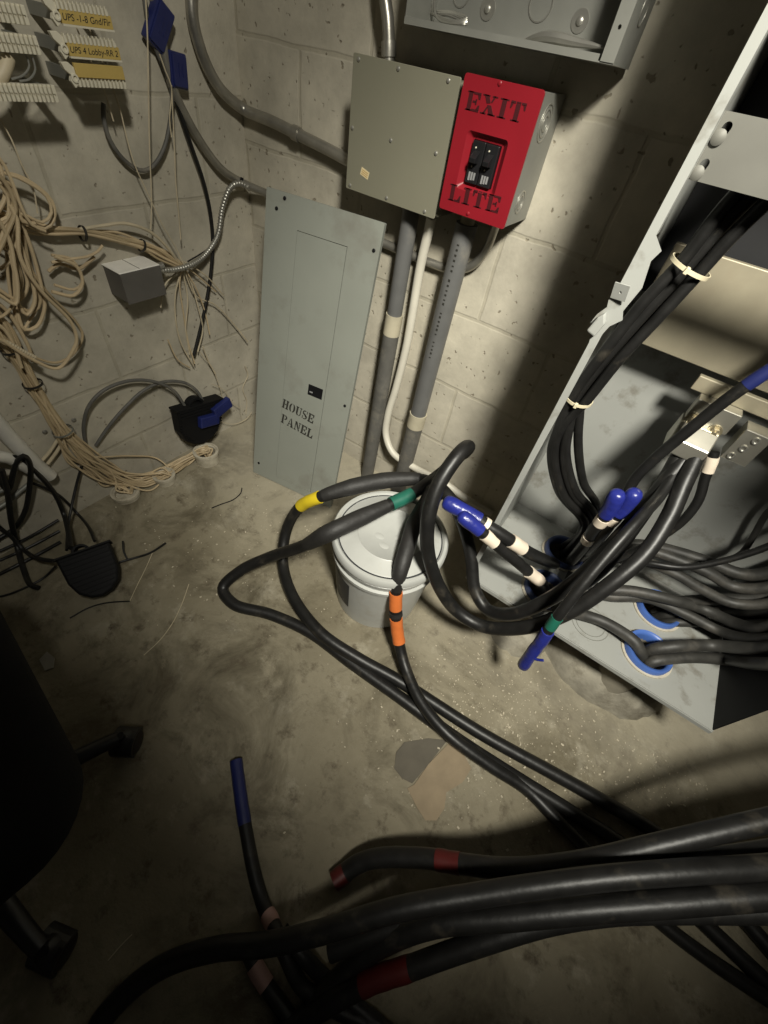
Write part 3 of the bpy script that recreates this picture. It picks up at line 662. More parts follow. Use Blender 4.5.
cable('steel_tubing', 'thin steel tubing passing from the corner behind the HOUSE PANEL cover to the red box', 'conduit',
      [V3(-1.338, 1.00, 1.75)] + pts([(160, 30, 'X', -1.338), (174, 90, 's', .022), (190, 124, 's', .022), (208, 153, 's', .024), (222, 170, 's', .028), (240, 182, 's', .03), (272, 196, 'Y', 1.19), (330, 219, 'Y', 1.195), (385, 244, 'Y', 1.203), (430, 263, 'Y', 1.203), (453, 270, 'Y', 1.203), (472, 266, 'Y', 1.20), (486, 250, 'Y', 1.19), (494, 230, 'Y', 1.17), (500, 216, 'Y', 1.15)]),
      .0115, M['emt'], n=16, tapes=[(6.0, 6.12, M['black'], 1.15, 'band', None)])
cable('steel_tubing', 'short steel tubing coming down into the top of the grey box', 'conduit',
      pts([(381, -60, 'Y', 1.17), (384, -10, 'Y', 1.17), (388, 20, 'Y', 1.17), (389, 42, 'Y', 1.17), (389, 66, 'Y', 1.17)]), .0135, M['emt'], n=18,
      tapes=[(2.7, 3.7, M['emt'], 1.28, 'connector', None)])
# flexible armoured conduit
pth, us = spline(pts([(250, 189, 'Y', 1.172), (240, 184, 's', .05), (231, 188, 's', .045), (223, 208, 's', .03), (218, 236, 's', .03), (205, 256, 's', .035), (190, 266, 'X', -1.31), (175, 270, 'X', -1.31), (158, 271, 'X', -1.31)]), .0022)
bm = sweep(nb(), pth, .0085, 10, [.0082 + .0012 * math.sin(i * 1.55) for i in range(len(pth))])
tag(obj('flexible_conduit', bm, M['galv'], smooth=True, angle=70), 'flexible armoured metal conduit curving down to the small box on the left wall', 'conduit')

# ---------------------------------------------------------------- small box on the left wall
sb = thing('outlet_box', (XL, .73, .64), 'small metal box, top painted lit, faces shaded, on left wall under the beige cable bundle', 'junction box')
yA, yB, zT = .652, .778, .760; zB = zT - .082
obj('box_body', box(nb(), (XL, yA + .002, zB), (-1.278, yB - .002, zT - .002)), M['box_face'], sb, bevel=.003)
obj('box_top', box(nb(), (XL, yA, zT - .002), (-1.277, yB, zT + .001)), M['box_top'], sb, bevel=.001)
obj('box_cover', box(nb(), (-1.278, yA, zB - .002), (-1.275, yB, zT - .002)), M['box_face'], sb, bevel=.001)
obj('box_connector', sweep(nb(), [V3(-1.31, yB - .004, zT - .02), V3(-1.31, yB + .03, zT - .018)], .011, 14), M['galv'], sb, smooth=True)
obj('top_seam', box(nb(), (XL + .002, (yA + yB) / 2 - .001, zT + .001), (-1.279, (yA + yB) / 2 + .001, zT + .0014)), M['box_face'], sb)

# ---------------------------------------------------------------- punch-down blocks on the left wall
def block(pa, pb, h, style, label, X=-1.25):
    A = P(pa[0], pa[1], X=X); B = P(pb[0], pb[1], X=X)
    L_ = B.y - A.y; z1 = (A.z + B.z) / 2
    r = thing('punch_down_block', (XL, A.y, z1 - h), label, 'terminal block', 'phone terminal blocks on the left wall')
    Mx = LEFT(X, A.y, z1 - h)
    obj('block_body', box(nb(), (.0, .002, -.016), (L_, h - .002, -.004), Mx), M['block_white'], r, bevel=.0015)
    for s in (.004, L_ - .012):
        obj('standoff_leg', box(nb(), (s, .004, -(X - XL)), (s + .008, h - .006, -.016), Mx), M['galv_dull'], r)
    # end bracket with its hooked ears
    if style != 'rows':
        bm = nb()
        prism(bm, [(-.020, h * 1.15), (-.006, h * 1.2), (.004, h * .95), (.004, .1 * h), (-.004, -.1 * h), (-.010, .25 * h), (-.006, .55 * h), (-.016, .8 * h)], -.010, .0, Mx)
        ring(bm, Mx @ Matrix.Translation((-.001, h * .42, 0)), .0035, .0075, .003, 18)
        obj('end_bracket', bm, M['block_white'], r, bevel=.001)
    rows = {'rows': (.30, .72), 'label': (.92,), 'open': (.20,)}[style]
    n = int(L_ / .0085)
    for f in rows:
        bm = nb()
        for i in range(n):
            x = .003 + i * (L_ - .006) / n
            box(bm, (x, h * f - .006, -.006), (x + .0045, h * f + .004, .003), Mx)
            box(bm, (x + .0012, h * f + .004, -.005), (x + .0034, h * f + .007, .001), Mx)
        obj('clip_row', bm, M['block_white'], r)
    if style == 'label':
        ls = obj('label_strip', box(nb(), (.006, .003, -.004), (L_, h * .74, .002), Mx), M['label_yellow'], r, bevel=.0006)
        obj('strip_edge', box(nb(), (.006, .0, -.004), (L_ + .001, .003, .003), Mx), M['block_white'], r)
        return r, Mx, L_, ls
    if style == 'open':
        ls = obj('label_strip', box(nb(), (.004, h * .48, -.004), (L_ - .004, h * 1.18, .002), Mx), M['label_yellow'], r, bevel=.0006)
    return r, Mx, L_, None
def handwriting(Mx, text, x0, hh, y, parent):
    cu = bpy.data.curves.new('hand_writing', 'FONT'); cu.body = text; cu.size = hh; cu.extrude = .0002; cu.shear = .15; cu.space_character = 1.02
    tmp = bpy.data.objects.new('tmp', cu); COL.objects.link(tmp)
    me = bpy.data.meshes.new_from_object(tmp.evaluated_get(bpy.context.evaluated_depsgraph_get()))
    bpy.data.objects.remove(tmp); bpy.data.curves.remove(cu)
    bm = nb(); bm.from_mesh(me); bpy.data.meshes.remove(me)
    bmesh.ops.transform(bm, matrix=Mx @ Matrix.Translation((x0, y, .0023)), verts=bm.verts)
    return obj('hand_writing', bm, M['ink'], parent)
r, Mx, L_, ls = block((54, 4), (109, 10), .030, 'label', 'white terminal block with yellow handwritten strip, topmost of the right column on the left wall')
handwriting(Mx, 'UPS -1-8 Gnd/Flr', .008, .0138, .008, ls)
r, Mx, L_, ls = block((62, 38), (117, 42), .030, 'label', 'white terminal block with yellow handwritten strip, middle of the right column on the left wall')
handwriting(Mx, 'UPS 4 Lobby-RR 2', .008, .0135, .008, ls)
block((72, 66), (125, 72), .030, 'open', 'white terminal block with blank yellow strip, lowest of the right column on the left wall')
block((-22, 2), (24, 0), .030, 'rows', 'white two-row terminal block cut by the frame in the upper left corner')
block((-18, 31), (37, 34), .030, 'rows', 'white two-row terminal block at the left frame edge, second from the top')
block((-14, 84), (55, 83), .030, 'rows', 'white two-row terminal block at the left frame edge, above the beige cable loops')
cable('white_cable', 'short thick ivory cable hanging between the two lower left terminal blocks', 'cable', pts([(9, 58, 'X', -1.27), (6, 68, 'X', -1.265), (1, 78, 'X', -1.265), (-8, 88, 'X', -1.27)]), .011, M['ivory'])
for k, q in enumerate(([(26, 55), (30, 66), (24, 76), (12, 80)], [(33, 58), (36, 70), (30, 80), (20, 82)])):
    cable('jumper_wire', 'thin grey jumper wire looped between the lower left terminal blocks', 'wire', [P(x, y, X=-1.26 + .004 * k) for x, y in q], .0018, M['galv_dull'], 'jumper wires at the left blocks', n=6, step=.006)

# blue jack boxes
def jack(c, u, v, w_, h_, label):
    Mx = frame(c, u, v)
    r = thing('jack_box', c, label, 'jack box', 'navy blue jack boxes')
    o = obj('jack_body', prism(nb(), rrect(-w_ / 2, -h_ / 2, w_ / 2, h_ / 2, .004), -.022, .0, Mx), M['navy'], r, bevel=.003)
    obj('jack_cover', prism(nb(), rrect(-w_ / 2 + .004, -h_ / 2 + .004, w_ / 2 - .004, h_ / 2 - .004, .004), 0, .004, Mx), M['navy'], r, bevel=.001)
    bm = nb()
    for k in range(2): box(bm, (-w_ * .1 + k * .012, -h_ * .15, .004), (-w_ * .1 + .003 + k * .012, h_ * .22, .005), Mx)
    obj('cover_rib', bm, M['navy'], r)
    return r
jack(P(162, 28, X=-1.325), (-.15, .8, -.55), (.1, .35, .92), .052, .086, 'upper of two navy blue jack boxes high on the left wall')
jack(P(180, 72, X=-1.325), (-.1, .99, -.12), (0, .1, .99), .052, .068, 'lower of two navy blue jack boxes on the left wall')

# ---------------------------------------------------------------- black heavy cables
rb, ds = M['rubber'], M['dusty']
RC = .0185
# loop through the splice with the yellow mark, up into the cabinet
cable('power_cable', 'thick black cable with yellow tape band, looping from floor behind pail into cabinet', 'cable',
      pts([(690, 452, 'Y', 1.03), (655, 495, 'Y', .96), (622, 534, 'Y', .885), (581, 576, 'Y', .80), (547, 600, 'Y', .755), (510, 614, 'Y', .735), (487, 609, 'Y', .745), (475, 590, 'Y', .765), (471, 557, 'Y', .80), (462, 522, 'Y', .83), (448, 496, 'Y', .845), (424, 480, .405), (390, 480, .385), (352, 487, .372), (320, 497, .33), (299, 508, .245), (286, 532, .13), (283, 562, .06), (292, 594, .052), (320, 632, .058), (358, 658, .042), (398, 680, .022), (481, 733, .02), (557, 775, .02), (607, 803, .02), (663, 838, .02), (734, 908, .02), (790, 972, .02), (880, 1075, .02), (990, 1190, .02)]),
      RC, rb, 'black power cables on the floor', tapes=[(11.1, 13.9, M['tape_black'], 1.4, 'splice_wrap', 'black tape wrapped splice'), (14.0, 14.95, M['tape_yellow'], 1.12, 'tape_band', 'yellow tape band')])
# loop with the green mark
cable('power_cable', 'thick black cable with green tape band, spliced over the pail, looping wide on floor', 'cable',
      pts([(456, 458, 'Y', .86), (441, 473, .43), (425, 485, .425), (412, 494, .415), (391, 504, .405), (362, 517, .395), (330, 532, .38), (303, 546, .27), (270, 557, .15), (240, 571, .07), (223, 588, .025), (234, 604, .02), (270, 614, .02), (310, 632, .02), (352, 663, .02), (400, 697, .02), (456, 738, .02), (516, 777, .02), (572, 812, .02), (627, 848, .02), (693, 912, .02), (775, 990, .02), (880, 1092, .02), (980, 1200, .02)]),
      RC, rb, 'black power cables on the floor', tapes=[(3.0, 4.0, M['tape_green'], 1.15, 'tape_band', 'green tape band'), (4.1, 6.9, M['tape_black'], 1.36, 'splice_wrap', 'black tape wrapped splice')])
# cable with the orange mark
cable('power_cable', 'thick black cable with orange tape wraps hanging down the front of the pail', 'cable',
      pts([(444, 497, .42), (432, 488, .43), (426, 500, .42), (415, 522, .40), (407, 548, .385), (400, 572, .35), (396, 592, .28), (396, 618, .19), (399, 642, .11), (405, 666, .07), (420, 700, .06), (446, 732, .06), (490, 765, .04), (527, 789, .02), (557, 819, .02), (592, 854, .02), (653, 915, .02), (708, 958, .02), (780, 1006, .02), (900, 1084, .02), (1010, 1160, .02)]),
      .0165, rb, 'black power cables on the floor', tapes=[(0, .12, M['tape_orange'], .9, 'end_cap', 'orange end'), (1.5, 5.95, M['tape_black'], 1.36, 'splice_wrap', 'black tape wrapped splice'), (6.0, 6.7, M['tape_orange'], 1.16, 'tape_band', 'orange tape wrap'), (6.7, 6.95, M['tape_black'], 1.2, 'tape_band', None), (6.95, 8.0, M['tape_orange'], 1.16, 'tape_band', 'orange tape wrap')])
# big hanging loop into the cabinet
cable('power_cable', 'thick glossy black cable making the big hanging loop between the pail and the cabinet', 'cable',
      pts([(697, 455, 'Y', 1.02), (683, 484, 'Y', .97), (669, 516, 'Y', .92), (645, 553, 'Y', .85), (611, 583, 'Y', .785), (568, 612, 'Y', .73), (525, 627, 'Y', .70), (483, 626, 'Y', .69), (457, 611, 'Y', .68), (439, 586, 'Y', .665), (428, 552, 'Y', .66), (428, 520, 'Y', .67), (437, 488, 'Y', .71), (452, 463, 'Y', .76), (463, 450, 'Y', .80), (468, 447, 'Y', .84), (463, 453, 'Y', .87)]),
      .0185, rb, 'black cables looped into the cabinet')
# pair with blue taped ends, left of the cabinet
cable('capped_cable', 'black cable with blue taped end, upper of the pair leaning out left of cabinet', 'cable',
      pts([(448, 503, 'Y', .735), (458, 508, 'Y', .74), (474, 517, 'Y', .75), (487, 526, 'Y', .758), (497, 532, 'Y', .765), (514, 543, 'Y', .785), (526, 551, 'Y', .82), (545, 560, 'Y', .93), (556, 564, .25)]), .0175, rb, 'cables with blue taped ends', tapes=[(0, 2.55, M['tape_blue'], 1.14, 'blue_end', 'blue tape wrapped end'), (2.6, 3.35, M['tape_white'], 1.1, 'tape_band', 'white tape band'), (4.75, 5.6, M['tape_white'], 1.1, 'tape_band', 'white tape band')])
cable('capped_cable', 'black cable with blue taped end, lower of the pair leaning out left of cabinet', 'cable',
      pts([(463, 517, 'Y', .72), (473, 525, 'Y', .725), (484, 534, 'Y', .735), (498, 546, 'Y', .755), (516, 561, 'Y', .782), (530, 573, 'Y', .815), (541, 582, 'Y', .85), (545, 592, .25)]), .0155, rb, 'cables with blue taped ends', tapes=[(0, 1.85, M['tape_blue'], 1.14, 'blue_end', 'blue tape wrapped end'), (1.9, 2.75, M['tape_white'], 1.1, 'tape_band', 'white tape band'), (4.7, 5.9, M['tape_white'], 1.12, 'tape_band', 'white tape band')])
# pair with blue ends standing up inside the cabinet
cable('capped_cable', 'black cable with blue taped end standing up inside the cabinet, left of the pair', 'cable',
      pts([(617, 495, 'Y', .88), (610, 508, 'Y', .885), (602, 520, 'Y', .895), (594, 529, 'Y', .905), (587, 541, 'Y', .925), (575, 556, 'Y', .97), (570, 562, .25)]), .0155, rb, 'cables with blue taped ends',
      tapes=[(0, 1.5, M['tape_blue'], 1.18, 'blue_end', 'blue tape wrapped end'), (1.55, 2.5, M['tape_white'], 1.1, 'tape_band', 'white tape band'), (3.6, 4.1, M['tape_white'], 1.1, 'tape_band', 'white tape band')])
cable('capped_cable', 'black cable with blue taped end standing up inside the cabinet, right of the pair', 'cable',
      pts([(634, 494, 'Y', .89), (624, 507, 'Y', .895), (613, 519, 'Y', .90), (604, 530, 'Y', .91), (592, 545, 'Y', .94), (580, 556, .28), (574, 560, .25)]), .0150, rb, 'cables with blue taped ends',
      tapes=[(0, 1.6, M['tape_blue'], 1.18, 'blue_end', 'blue tape wrapped end'), (1.65, 2.4, M['tape_white'], 1.1, 'tape_band', 'white tape band')])
# single end hanging out over the cabinet edge
cable('capped_cable', 'black cable hanging over the cabinet edge with green band and frayed blue end', 'cable',
      pts([(523, 665, 'Y', .655), (530, 655, 'Y', .655), (543, 638, 'Y', .66), (550, 627, 'Y', .665), (560, 613, 'Y', .675), (577, 591, 'Y', .705), (600, 563, 'Y', .755), (625, 534, 'Y', .815), (643, 514, 'Y', .87), (660, 495, 'Y', .94), (676, 470, 'Y', 1.0), (686, 452, 'Y', 1.03)]), .0125, rb, 'cables with blue taped ends',
      tapes=[(0, 2.7, M['tape_blue'], 1.25, 'blue_end', 'blue tape wrapped end'), (2.75, 3.9, M['tape_green'], 1.1, 'tape_band', 'green tape band')])
cable('tape_tail', 'loose tail of blue tape on the frayed cable end by the cabinet edge', 'tape', pts([(530, 656, 'Y', .65), (536, 659, 'Y', .645), (543, 660, 'Y', .645)]), .0035, M['tape_blue'], n=8, step=.004)
# single cable with blue at the right frame edge
cable('power_cable', 'black cable marked blue at the right frame edge, passing in front of the metal lug', 'cable',
      pts([V3(.56, 1.02, 1.95), V3(.50, 1.0, 1.45), (860, 318, 'Y', .98), (800, 352, 'Y', .97), (768, 371, 'Y', .965), (731, 396, 'Y', .96), (690, 429, 'Y', .955), (654, 459, 'Y', .95), (634, 480, 'Y', .945), (624, 500, 'Y', .94), (611, 524, 'Y', .95), (590, 550, 'Y', .99), (578, 560, .25)]),
      .0118, rb, None, tapes=[(3.2, 4.75, M['tape_navy'], 1.05, 'tape_band', 'dull blue tape')])
cable('power_cable', 'black cable from the small lug with a white band, running down to the cabinet floor', 'cable',
      pts([(714, 452, 'Y', 1.03), (711, 462, 'Y', 1.025), (705, 477, 'Y', 1.02), (698, 500, 'Y', 1.01), (683, 520, 'Y', 1.0), (660, 537, 'Y', 1.0), (640, 548, 'Y', 1.01), (612, 560, 'Y', 1.02), (588, 566, .285), (572, 560, .25)]),
      .0105, rb, None, tapes=[(.15, 1.9, M['tape_white'], 1.2, 'tape_band', 'white tape band')])
cable('power_cable', 'thick black cable from the big lug, right behind the glossy loop', 'cable',
      pts([(682, 450, 'Y', 1.03), (668, 475, 'Y', 1.0), (648, 505, 'Y', .96), (620, 545, 'Y', .905), (600, 570, 'Y', .87), (570, 592, 'Y', .845), (552, 596, .25)]), .0175, rb)

# bundle from the upper right, tied twice
BR = .0100
offs = [(-9, -6), (-3, -2), (3, 3), (9, 8), (-5, 3), (5, -3)]
ends = [[(557, 431), (551, 452), (559, 492), (582, 521), (568, 548)], [(567, 431), (563, 456), (571, 491), (591, 517), (574, 548)], [(579, 418), (578, 446), (583, 482), (597, 510), (566, 550)],
        [(560, 430), (554, 456), (563, 494), (585, 523), (562, 556)], [(569, 428), (566, 454), (575, 490), (594, 516), (572, 556)], [(561, 436), (556, 464), (566, 497), (588, 524), (560, 548)]]
for i, (o_, e_) in enumerate(zip(offs, ends)):
    dpt = .012 * ((i % 3) - 1)
    q = [V3(.24 + .027 * i, .90 + dpt, 2.05), V3(.20 + .027 * i, .90 + dpt, 1.70), P(840 + o_[0] * 1.5, 96 + o_[1] * 2.2, Y=.885 + dpt), P(768 + o_[0] * .8, 178 + o_[1] * 2.0, Y=.89 + dpt), P(725 + o_[0] * .9, 224 + o_[1] * 1.4, Y=.89 + dpt), P(690 + o_[0] * .9, 267 + o_[1] * .9, Y=.89 + dpt * .8), P(650 + o_[0] * .9, 310 + o_[1], Y=.888 + dpt), P(612 + o_[0] * .8, 355 + o_[1] * .6, Y=.885 + dpt), P(580 + o_[0] * .7, 397 + o_[1] * .5, Y=.885 + dpt * .8)]
    Ys = (.89, .90, .93, 1.0, 1.07)
    q += [P(x, y, Y=Yv + dpt) for (x, y), Yv in zip(e_[:4], Ys)] + [P(e_[4][0], e_[4][1], z=.25)]
    cable('bundled_cable', 'black cable in the tied bundle slanting down from the upper right into the cabinet', 'cable', q, BR, rb, 'cables of the tied bundle')
def tie(c, d, r, m, label, name='cable_tie', head=True, par=None, sq=1.0):
    d = Vector(d).normalized(); u = d.cross(Vector((0, 0, 1)));
    if u.length < .1: u = d.cross(Vector((1, 0, 0)))
    u.normalize(); v = d.cross(u)
    T = Matrix(((u.x, v.x, d.x, c[0]), (u.y, v.y, d.y, c[1]), (u.z, v.z, d.z, c[2]), (0, 0, 0, 1))) @ Matrix.Scale(sq, 4, (0, 1, 0))
    bm = ring(nb(), T @ Matrix.Translation((0, 0, -.003)), r, r + .0018, .006, 26)
    o = obj(name, bm, m, smooth=True); tag(o, label, 'cable tie')
    if head:
        n_ = (CAM - Vector(c)).normalized(); hh = Vector(c) + (n_ - d * n_.dot(d)).normalized() * r * 1.08
        obj('tie_head', box(nb(), (-.005, -.004, -.003), (.005, .004, .003), frame(hh, d, u)), m, o, bevel=.001)
    return o
tie(P(690, 267, Y=.89), P(725, 224, Y=.89) - P(650, 310, Y=.888), .0325, M['tie_white'], 'pale nylon tie around the black bundle at upper right')
tie(P(579, 399, Y=.885), P(612, 355, Y=.885) - P(566, 440, Y=.90), .026, M['tie_white'], 'pale nylon tie around the black bundle where it fans out inside the cabinet')

# dusty cables out of the floor holes, running right inside the cabinet
G = 'dusty cables on the cabinet floor'
def fc(label, L, r, m=None):
    q = pts(L); e = q[-1]
    if e.x > .50 and e.z > .27:                                       # carries on, bending up along the right side of the cabinet
        q += [V3(min(.617, e.x + .03), e.y, e.z + .16), V3(min(.617, e.x + .05), e.y + .01, e.z + .50)]
    return cable('dusty_cable', label, 'cable', q, r, m or ds, G)
fc('dusty black cable bending into the front right blue hole from the left', [(556, 606, 'Y', .80), (576, 613, .285), (600, 620, .285), (619, 630, .295), (634, 641, .30), (641, 654, .275), (643, 664, .20)], .0165)
fc('dusty black cable rising from the front right blue hole, upper one of two', [(650, 660, .20), (650, 650, .285), (673, 646, .325), (712, 645, .34), (756, 648, 'X', .618), (800, 640, 'X', .622)], .0165)
fc('dusty black cable rising from the front right blue hole, lower one of two', [(648, 672, .20), (650, 662, .275), (686, 657, .30), (725, 659, .305), (756, 663, 'X', .618), (800, 660, 'X', .622)], .0155)
fc('dusty black cable arching over the back right blue hole, upper one', [(566, 575, .28), (598, 588, .30), (634, 591, .33), (673, 600, .345), (704, 609, .335), (735, 623, 'X', .60), (760, 628, 'X', .618), (800, 612, 'X', .622)], .0165)
fc('dusty black cable arching over the back right blue hole, lower one', [(570, 584, .275), (609, 596, .285), (647, 598, .31), (686, 614, .32), (718, 630, 'X', .585), (745, 638, 'X', .615), (790, 634, 'X', .625)], .0150)
fc('dusty black cable along the cabinet back, upper of the rear pair', [(580, 555, .27), (615, 545, 'Y', 1.12), (647, 545, 'Y', 1.13), (681, 553, 'Y', 1.13), (714, 564, 'Y', 1.13), (738, 573, 'Y', 1.13), (760, 574, 'Y', 1.13), (800, 560, 'Y', 1.14)], .0165)
fc('dusty black cable along the cabinet back, lower of the rear pair', [(582, 560, .27), (612, 550, 'Y', 1.08), (642, 549, 'Y', 1.085), (681, 561, 'Y', 1.09), (709, 573, 'Y', 1.095), (732, 586, 'Y', 1.10), (760, 588, 'Y', 1.10), (800, 576, 'Y', 1.11)], .0150)
fc('dusty black cable along the cabinet back, third behind the rear pair', [(590, 556, .265), (640, 560, 'Y', 1.05), (672, 572, 'Y', 1.055), (700, 588, 'Y', 1.06), (730, 602, 'Y', 1.07), (760, 604, 'Y', 1.075), (800, 592, 'Y', 1.08)], .0140)
fc('slim black cable curving up to the right frame edge inside the cabinet', [(584, 560, .265), (642, 562, 'Y', 1.02), (683, 567, 'Y', 1.03), (725, 560, 'Y', 1.05), (768, 546, 'Y', 1.07), (810, 526, 'Y', 1.09)], .0085, rb)
fc('slim dusty cable on the cabinet back wall at the right frame edge', [(800, 482, 'Y', 1.14), (766, 514, 'Y', 1.15), (754, 534, 'Y', 1.15), (742, 552, 'Y', 1.14), (728, 560, 'Y', 1.10)], .0075)
fc('dusty black cable at the right frame edge, upper of three level ones', [(655, 612, .22), (668, 603, .285), (712, 599, 'Y', 1.10), (756, 597, 'Y', 1.11), (800, 586, 'Y', 1.12)], .0155)
fc('dusty black cable at the right frame edge, middle of three level ones', [(655, 617, .22), (672, 613, .275), (720, 610, .28), (750, 612, 'X', .615), (800, 604, 'X', .625)], .0140)
fc('dusty black cable at the right frame edge, lowest of three level ones', [(656, 622, .22), (676, 622, .272), (722, 623, .29), (752, 624, 'X', .62), (800, 618, 'X', .626)], .0130)

# heavy bundle coming in from the right, in the foreground
G = 'heavy cables in the foreground'
def hv(label, L, r, tp=(), m=None): return cable('heavy_cable', label, 'cable', pts([(x, y, max(z * .82, min(z, r + .002))) for x, y, z in L]), r * 1.07, m or rb, G, tapes=tp, n=16)
hv('heavy black foreground cable with red tapes ending short on the floor, topmost of the bunch', [(334, 881, .018), (345, 872, .03), (358, 863, .05), (380, 857, .085), (430, 858, .15), (460, 863, .19), (511, 868, .26), (582, 861, .34), (663, 843, .43), (768, 819, .52), (860, 800, .58), (1000, 775, .62)], .0185, [(0, 1.2, M['tape_darkred'], 1.03, 'tape_end', 'dark red tape'), (4.2, 5.1, M['tape_darkred'], 1.05, 'tape_band', 'dark red tape')])
hv('heavy black foreground cable curving away to the lower left corner', [(92, 1040, .018), (100, 1022, .02), (131, 988, .03), (166, 964, .05), (217, 948, .09), (263, 944, .13), (318, 932, .19), (395, 909, .27), (480, 894, .33), (540, 885, .38), (607, 877, .43), (683, 871, .475), (768, 866, .51), (860, 856, .55), (1000, 840, .60)], .0185)
hv('heavy black foreground cable running through the middle of the bunch', [(300, 1030, .022), (316, 1002, .026), (336, 982, .05), (362, 955, .11), (400, 934, .19), (440, 922, .25), (500, 917, .31), (582, 909, .38), (683, 901, .45), (768, 894, .50), (860, 885, .54), (1000, 868, .58)], .0200)
hv('heavy black foreground cable with red tape, lowest of the bunch', [(262, 1050, .018), (290, 1028, .02), (313, 1013, .04), (344, 994, .08), (374, 979, .12), (410, 967, .165), (440, 956, .20), (481, 942, .25), (547, 922, .32), (610, 912, .37), (683, 910, .41), (768, 910, .45), (860, 905, .5), (1000, 890, .55)], .0180, [(3.5, 5.0, M['tape_darkred'], 1.05, 'tape_band', 'dark red tape')])
hv('heavy black foreground cable tucked between the two top ones', [(420, 915, .16), (470, 900, .24), (540, 884, .32), (607, 872, .37), (663, 865, .41), (768, 850, .47), (860, 836, .52), (1000, 812, .56)], .0170)
hv('heavy black foreground cable hidden under the middle of the bunch', [(330, 950, .12), (390, 927, .18), (450, 908, .24), (520, 900, .30), (600, 893, .36), (683, 886, .42), (768, 880, .46), (860, 872, .5), (1000, 855, .55)], .0180)
cable('heavy_cable', 'slim black cable with blue end and pink band pointing up the floor in the foreground', 'cable',
      pts([(236, 760, .016), (242, 806, .016), (247, 836, .016), (254, 872, .016), (264, 906, .018), (271, 920, .03), (279, 938, .055), (288, 960, .05), (302, 986, .03), (329, 1004, .017), (374, 1026, .017), (420, 1048, .017)]), .0150, rb, G,
      tapes=[(0, 1.6, M['tape_navy'], 1.05, 'blue_end', 'dull blue tape'), (4.1, 5.4, M['tape_pink'], 1.1, 'tape_band', 'faded pink band')], n=14)
cable('heavy_cable', 'slim black cable with pink band crossing steeply under the foreground bunch', 'cable',
      pts([(246, 945, .016), (254, 964, .016), (262, 978, .016), (272, 993, .016), (288, 1016, .016), (310, 1045, .016)]), .0150, rb, G, tapes=[(.7, 2.5, M['tape_pink'], 1.1, 'tape_band', 'faded pink band')], n=14)
cable('heavy_cable', 'slim black cable crossing the foreground bunch to the bottom frame edge', 'cable',
      pts([(282, 930, .055), (303, 955, .05), (325, 978, .017), (352, 1002, .016), (378, 1024, .016), (410, 1050, .016)]), .0150, rb, G, n=14)

# ---------------------------------------------------------------- conduit ends at the foot of the left wall
for q, h_, r, lab in (((207, 456), .050, .047, 'pale round conduit end on the floor under the black box with blue jacks'), ((165, 478), .030, .038, 'pale round conduit end on the floor, middle of three along the left wall'), ((125, 493), .020, .046, 'pale round conduit end on the floor where the beige cables fan in')):
    b_ = P(q[0], q[1], z=h_ / 2); b_.x = max(b_.x, XL + r + .004); T = Matrix.Translation((b_.x, b_.y, 0))
    o = tag(obj('conduit_end', lathe(nb(), [(r, 0), (r, h_), (r - .006, h_ + .003), (r - .010, h_), (r - .010, .004), (0, .004)], T, 32), M['stub'], smooth=True), lab, 'conduit', 'conduit ends along the left wall')
    obj('end_bushing', ring(nb(), T @ Matrix.Translation((0, 0, h_ - .008)), r - .002, r + .004, .012, 32), M['stub'], o, smooth=True)
ST = [P(207, 452, z=.05), P(165, 475, z=.03), P(125, 490, z=.02)]

# ---------------------------------------------------------------- beige phone cables
def jit(a): return random.uniform(-a, a)
def strand(base, wid, off, ends, label, grp, r, mt):
    jx, jy, jo = jit(1), jit(1), random.random()
    q = []
    for i, (x, y) in enumerate(base):
        wv = wid[i] if isinstance(wid, (list, tuple)) else wid
        a_, b_ = jx + .5 * jit(1), jy + .5 * jit(1)
        q.append(surf(x + a_ * wv, y + b_ * wv * .7, off + jo * .022 + .004 * random.random()))
    q += ends
    return cable('phone_cable', label, 'cable', q, r, mt, grp, n=7, step=.012)
LOW = [(-16, 302), (0, 326), (20, 360), (37, 390), (60, 427), (80, 453), (108, 475), (138, 483), (165, 475), (190, 459)]
LW = [10, 10, 6, 6, 7, 12, 15, 12, 9, 5]
for k in range(16):
    strand(LOW, LW, .010, [ST[0] + V3(jit(.02), jit(.02), .012), ST[0] + V3(jit(.018), jit(.018), -.03)], 'thin beige phone cable in the bundle sweeping down the left wall to the corner conduit', 'beige cables of the lower bundle to the corner conduit', .0036, M['beige'] if k % 3 else M['beige_dark'])
LOW2 = LOW[:6] + [(98, 470), (113, 483)]
for k in range(8):
    strand(LOW2, LW[:6] + [8, 7], .010, [ST[2] + V3(jit(.03), jit(.03), .02), ST[2] + V3(jit(.025), jit(.025), -.01)], 'thin beige phone cable of the lower bundle dropping into the leftmost conduit end', 'beige cables of the lower bundle to the left conduit', .0036, M['beige'] if k % 2 else M['beige_dark'])
for k in range(3):
    strand(LOW[:8], LW[:8], .010, [ST[1] + V3(jit(.02), jit(.02), .02), ST[1] + V3(jit(.02), jit(.02), -.01)], 'thin beige phone cable of the lower bundle ending in the middle conduit end', 'beige cables of the lower bundle to the middle conduit', .0036, M['beige'])
cable('phone_cable', 'single beige phone cable arching above the lower bundle to the middle conduit end', 'cable', pts([(74, 452, 's', .02), (95, 457, 's', .02), (130, 456, 's', .02), (158, 459, 's', .02), (170, 470, 's', .02), (168, 478, 's', .02)]), .003, M['beige'], n=7)
TOPB = [(-10, 212), (15, 222), (40, 229), (80, 233), (113, 238), (143, 247), (162, 256), (182, 267)]
for k in range(14):
    strand(TOPB, [10, 8, 7, 4, 6, 4, 6, 3.5], .012, [], 'thin beige phone cable in the tied level bundle above the small dark box', 'beige cables of the level bundle', .0036, M['beige'] if k % 3 else M['beige_dark'])
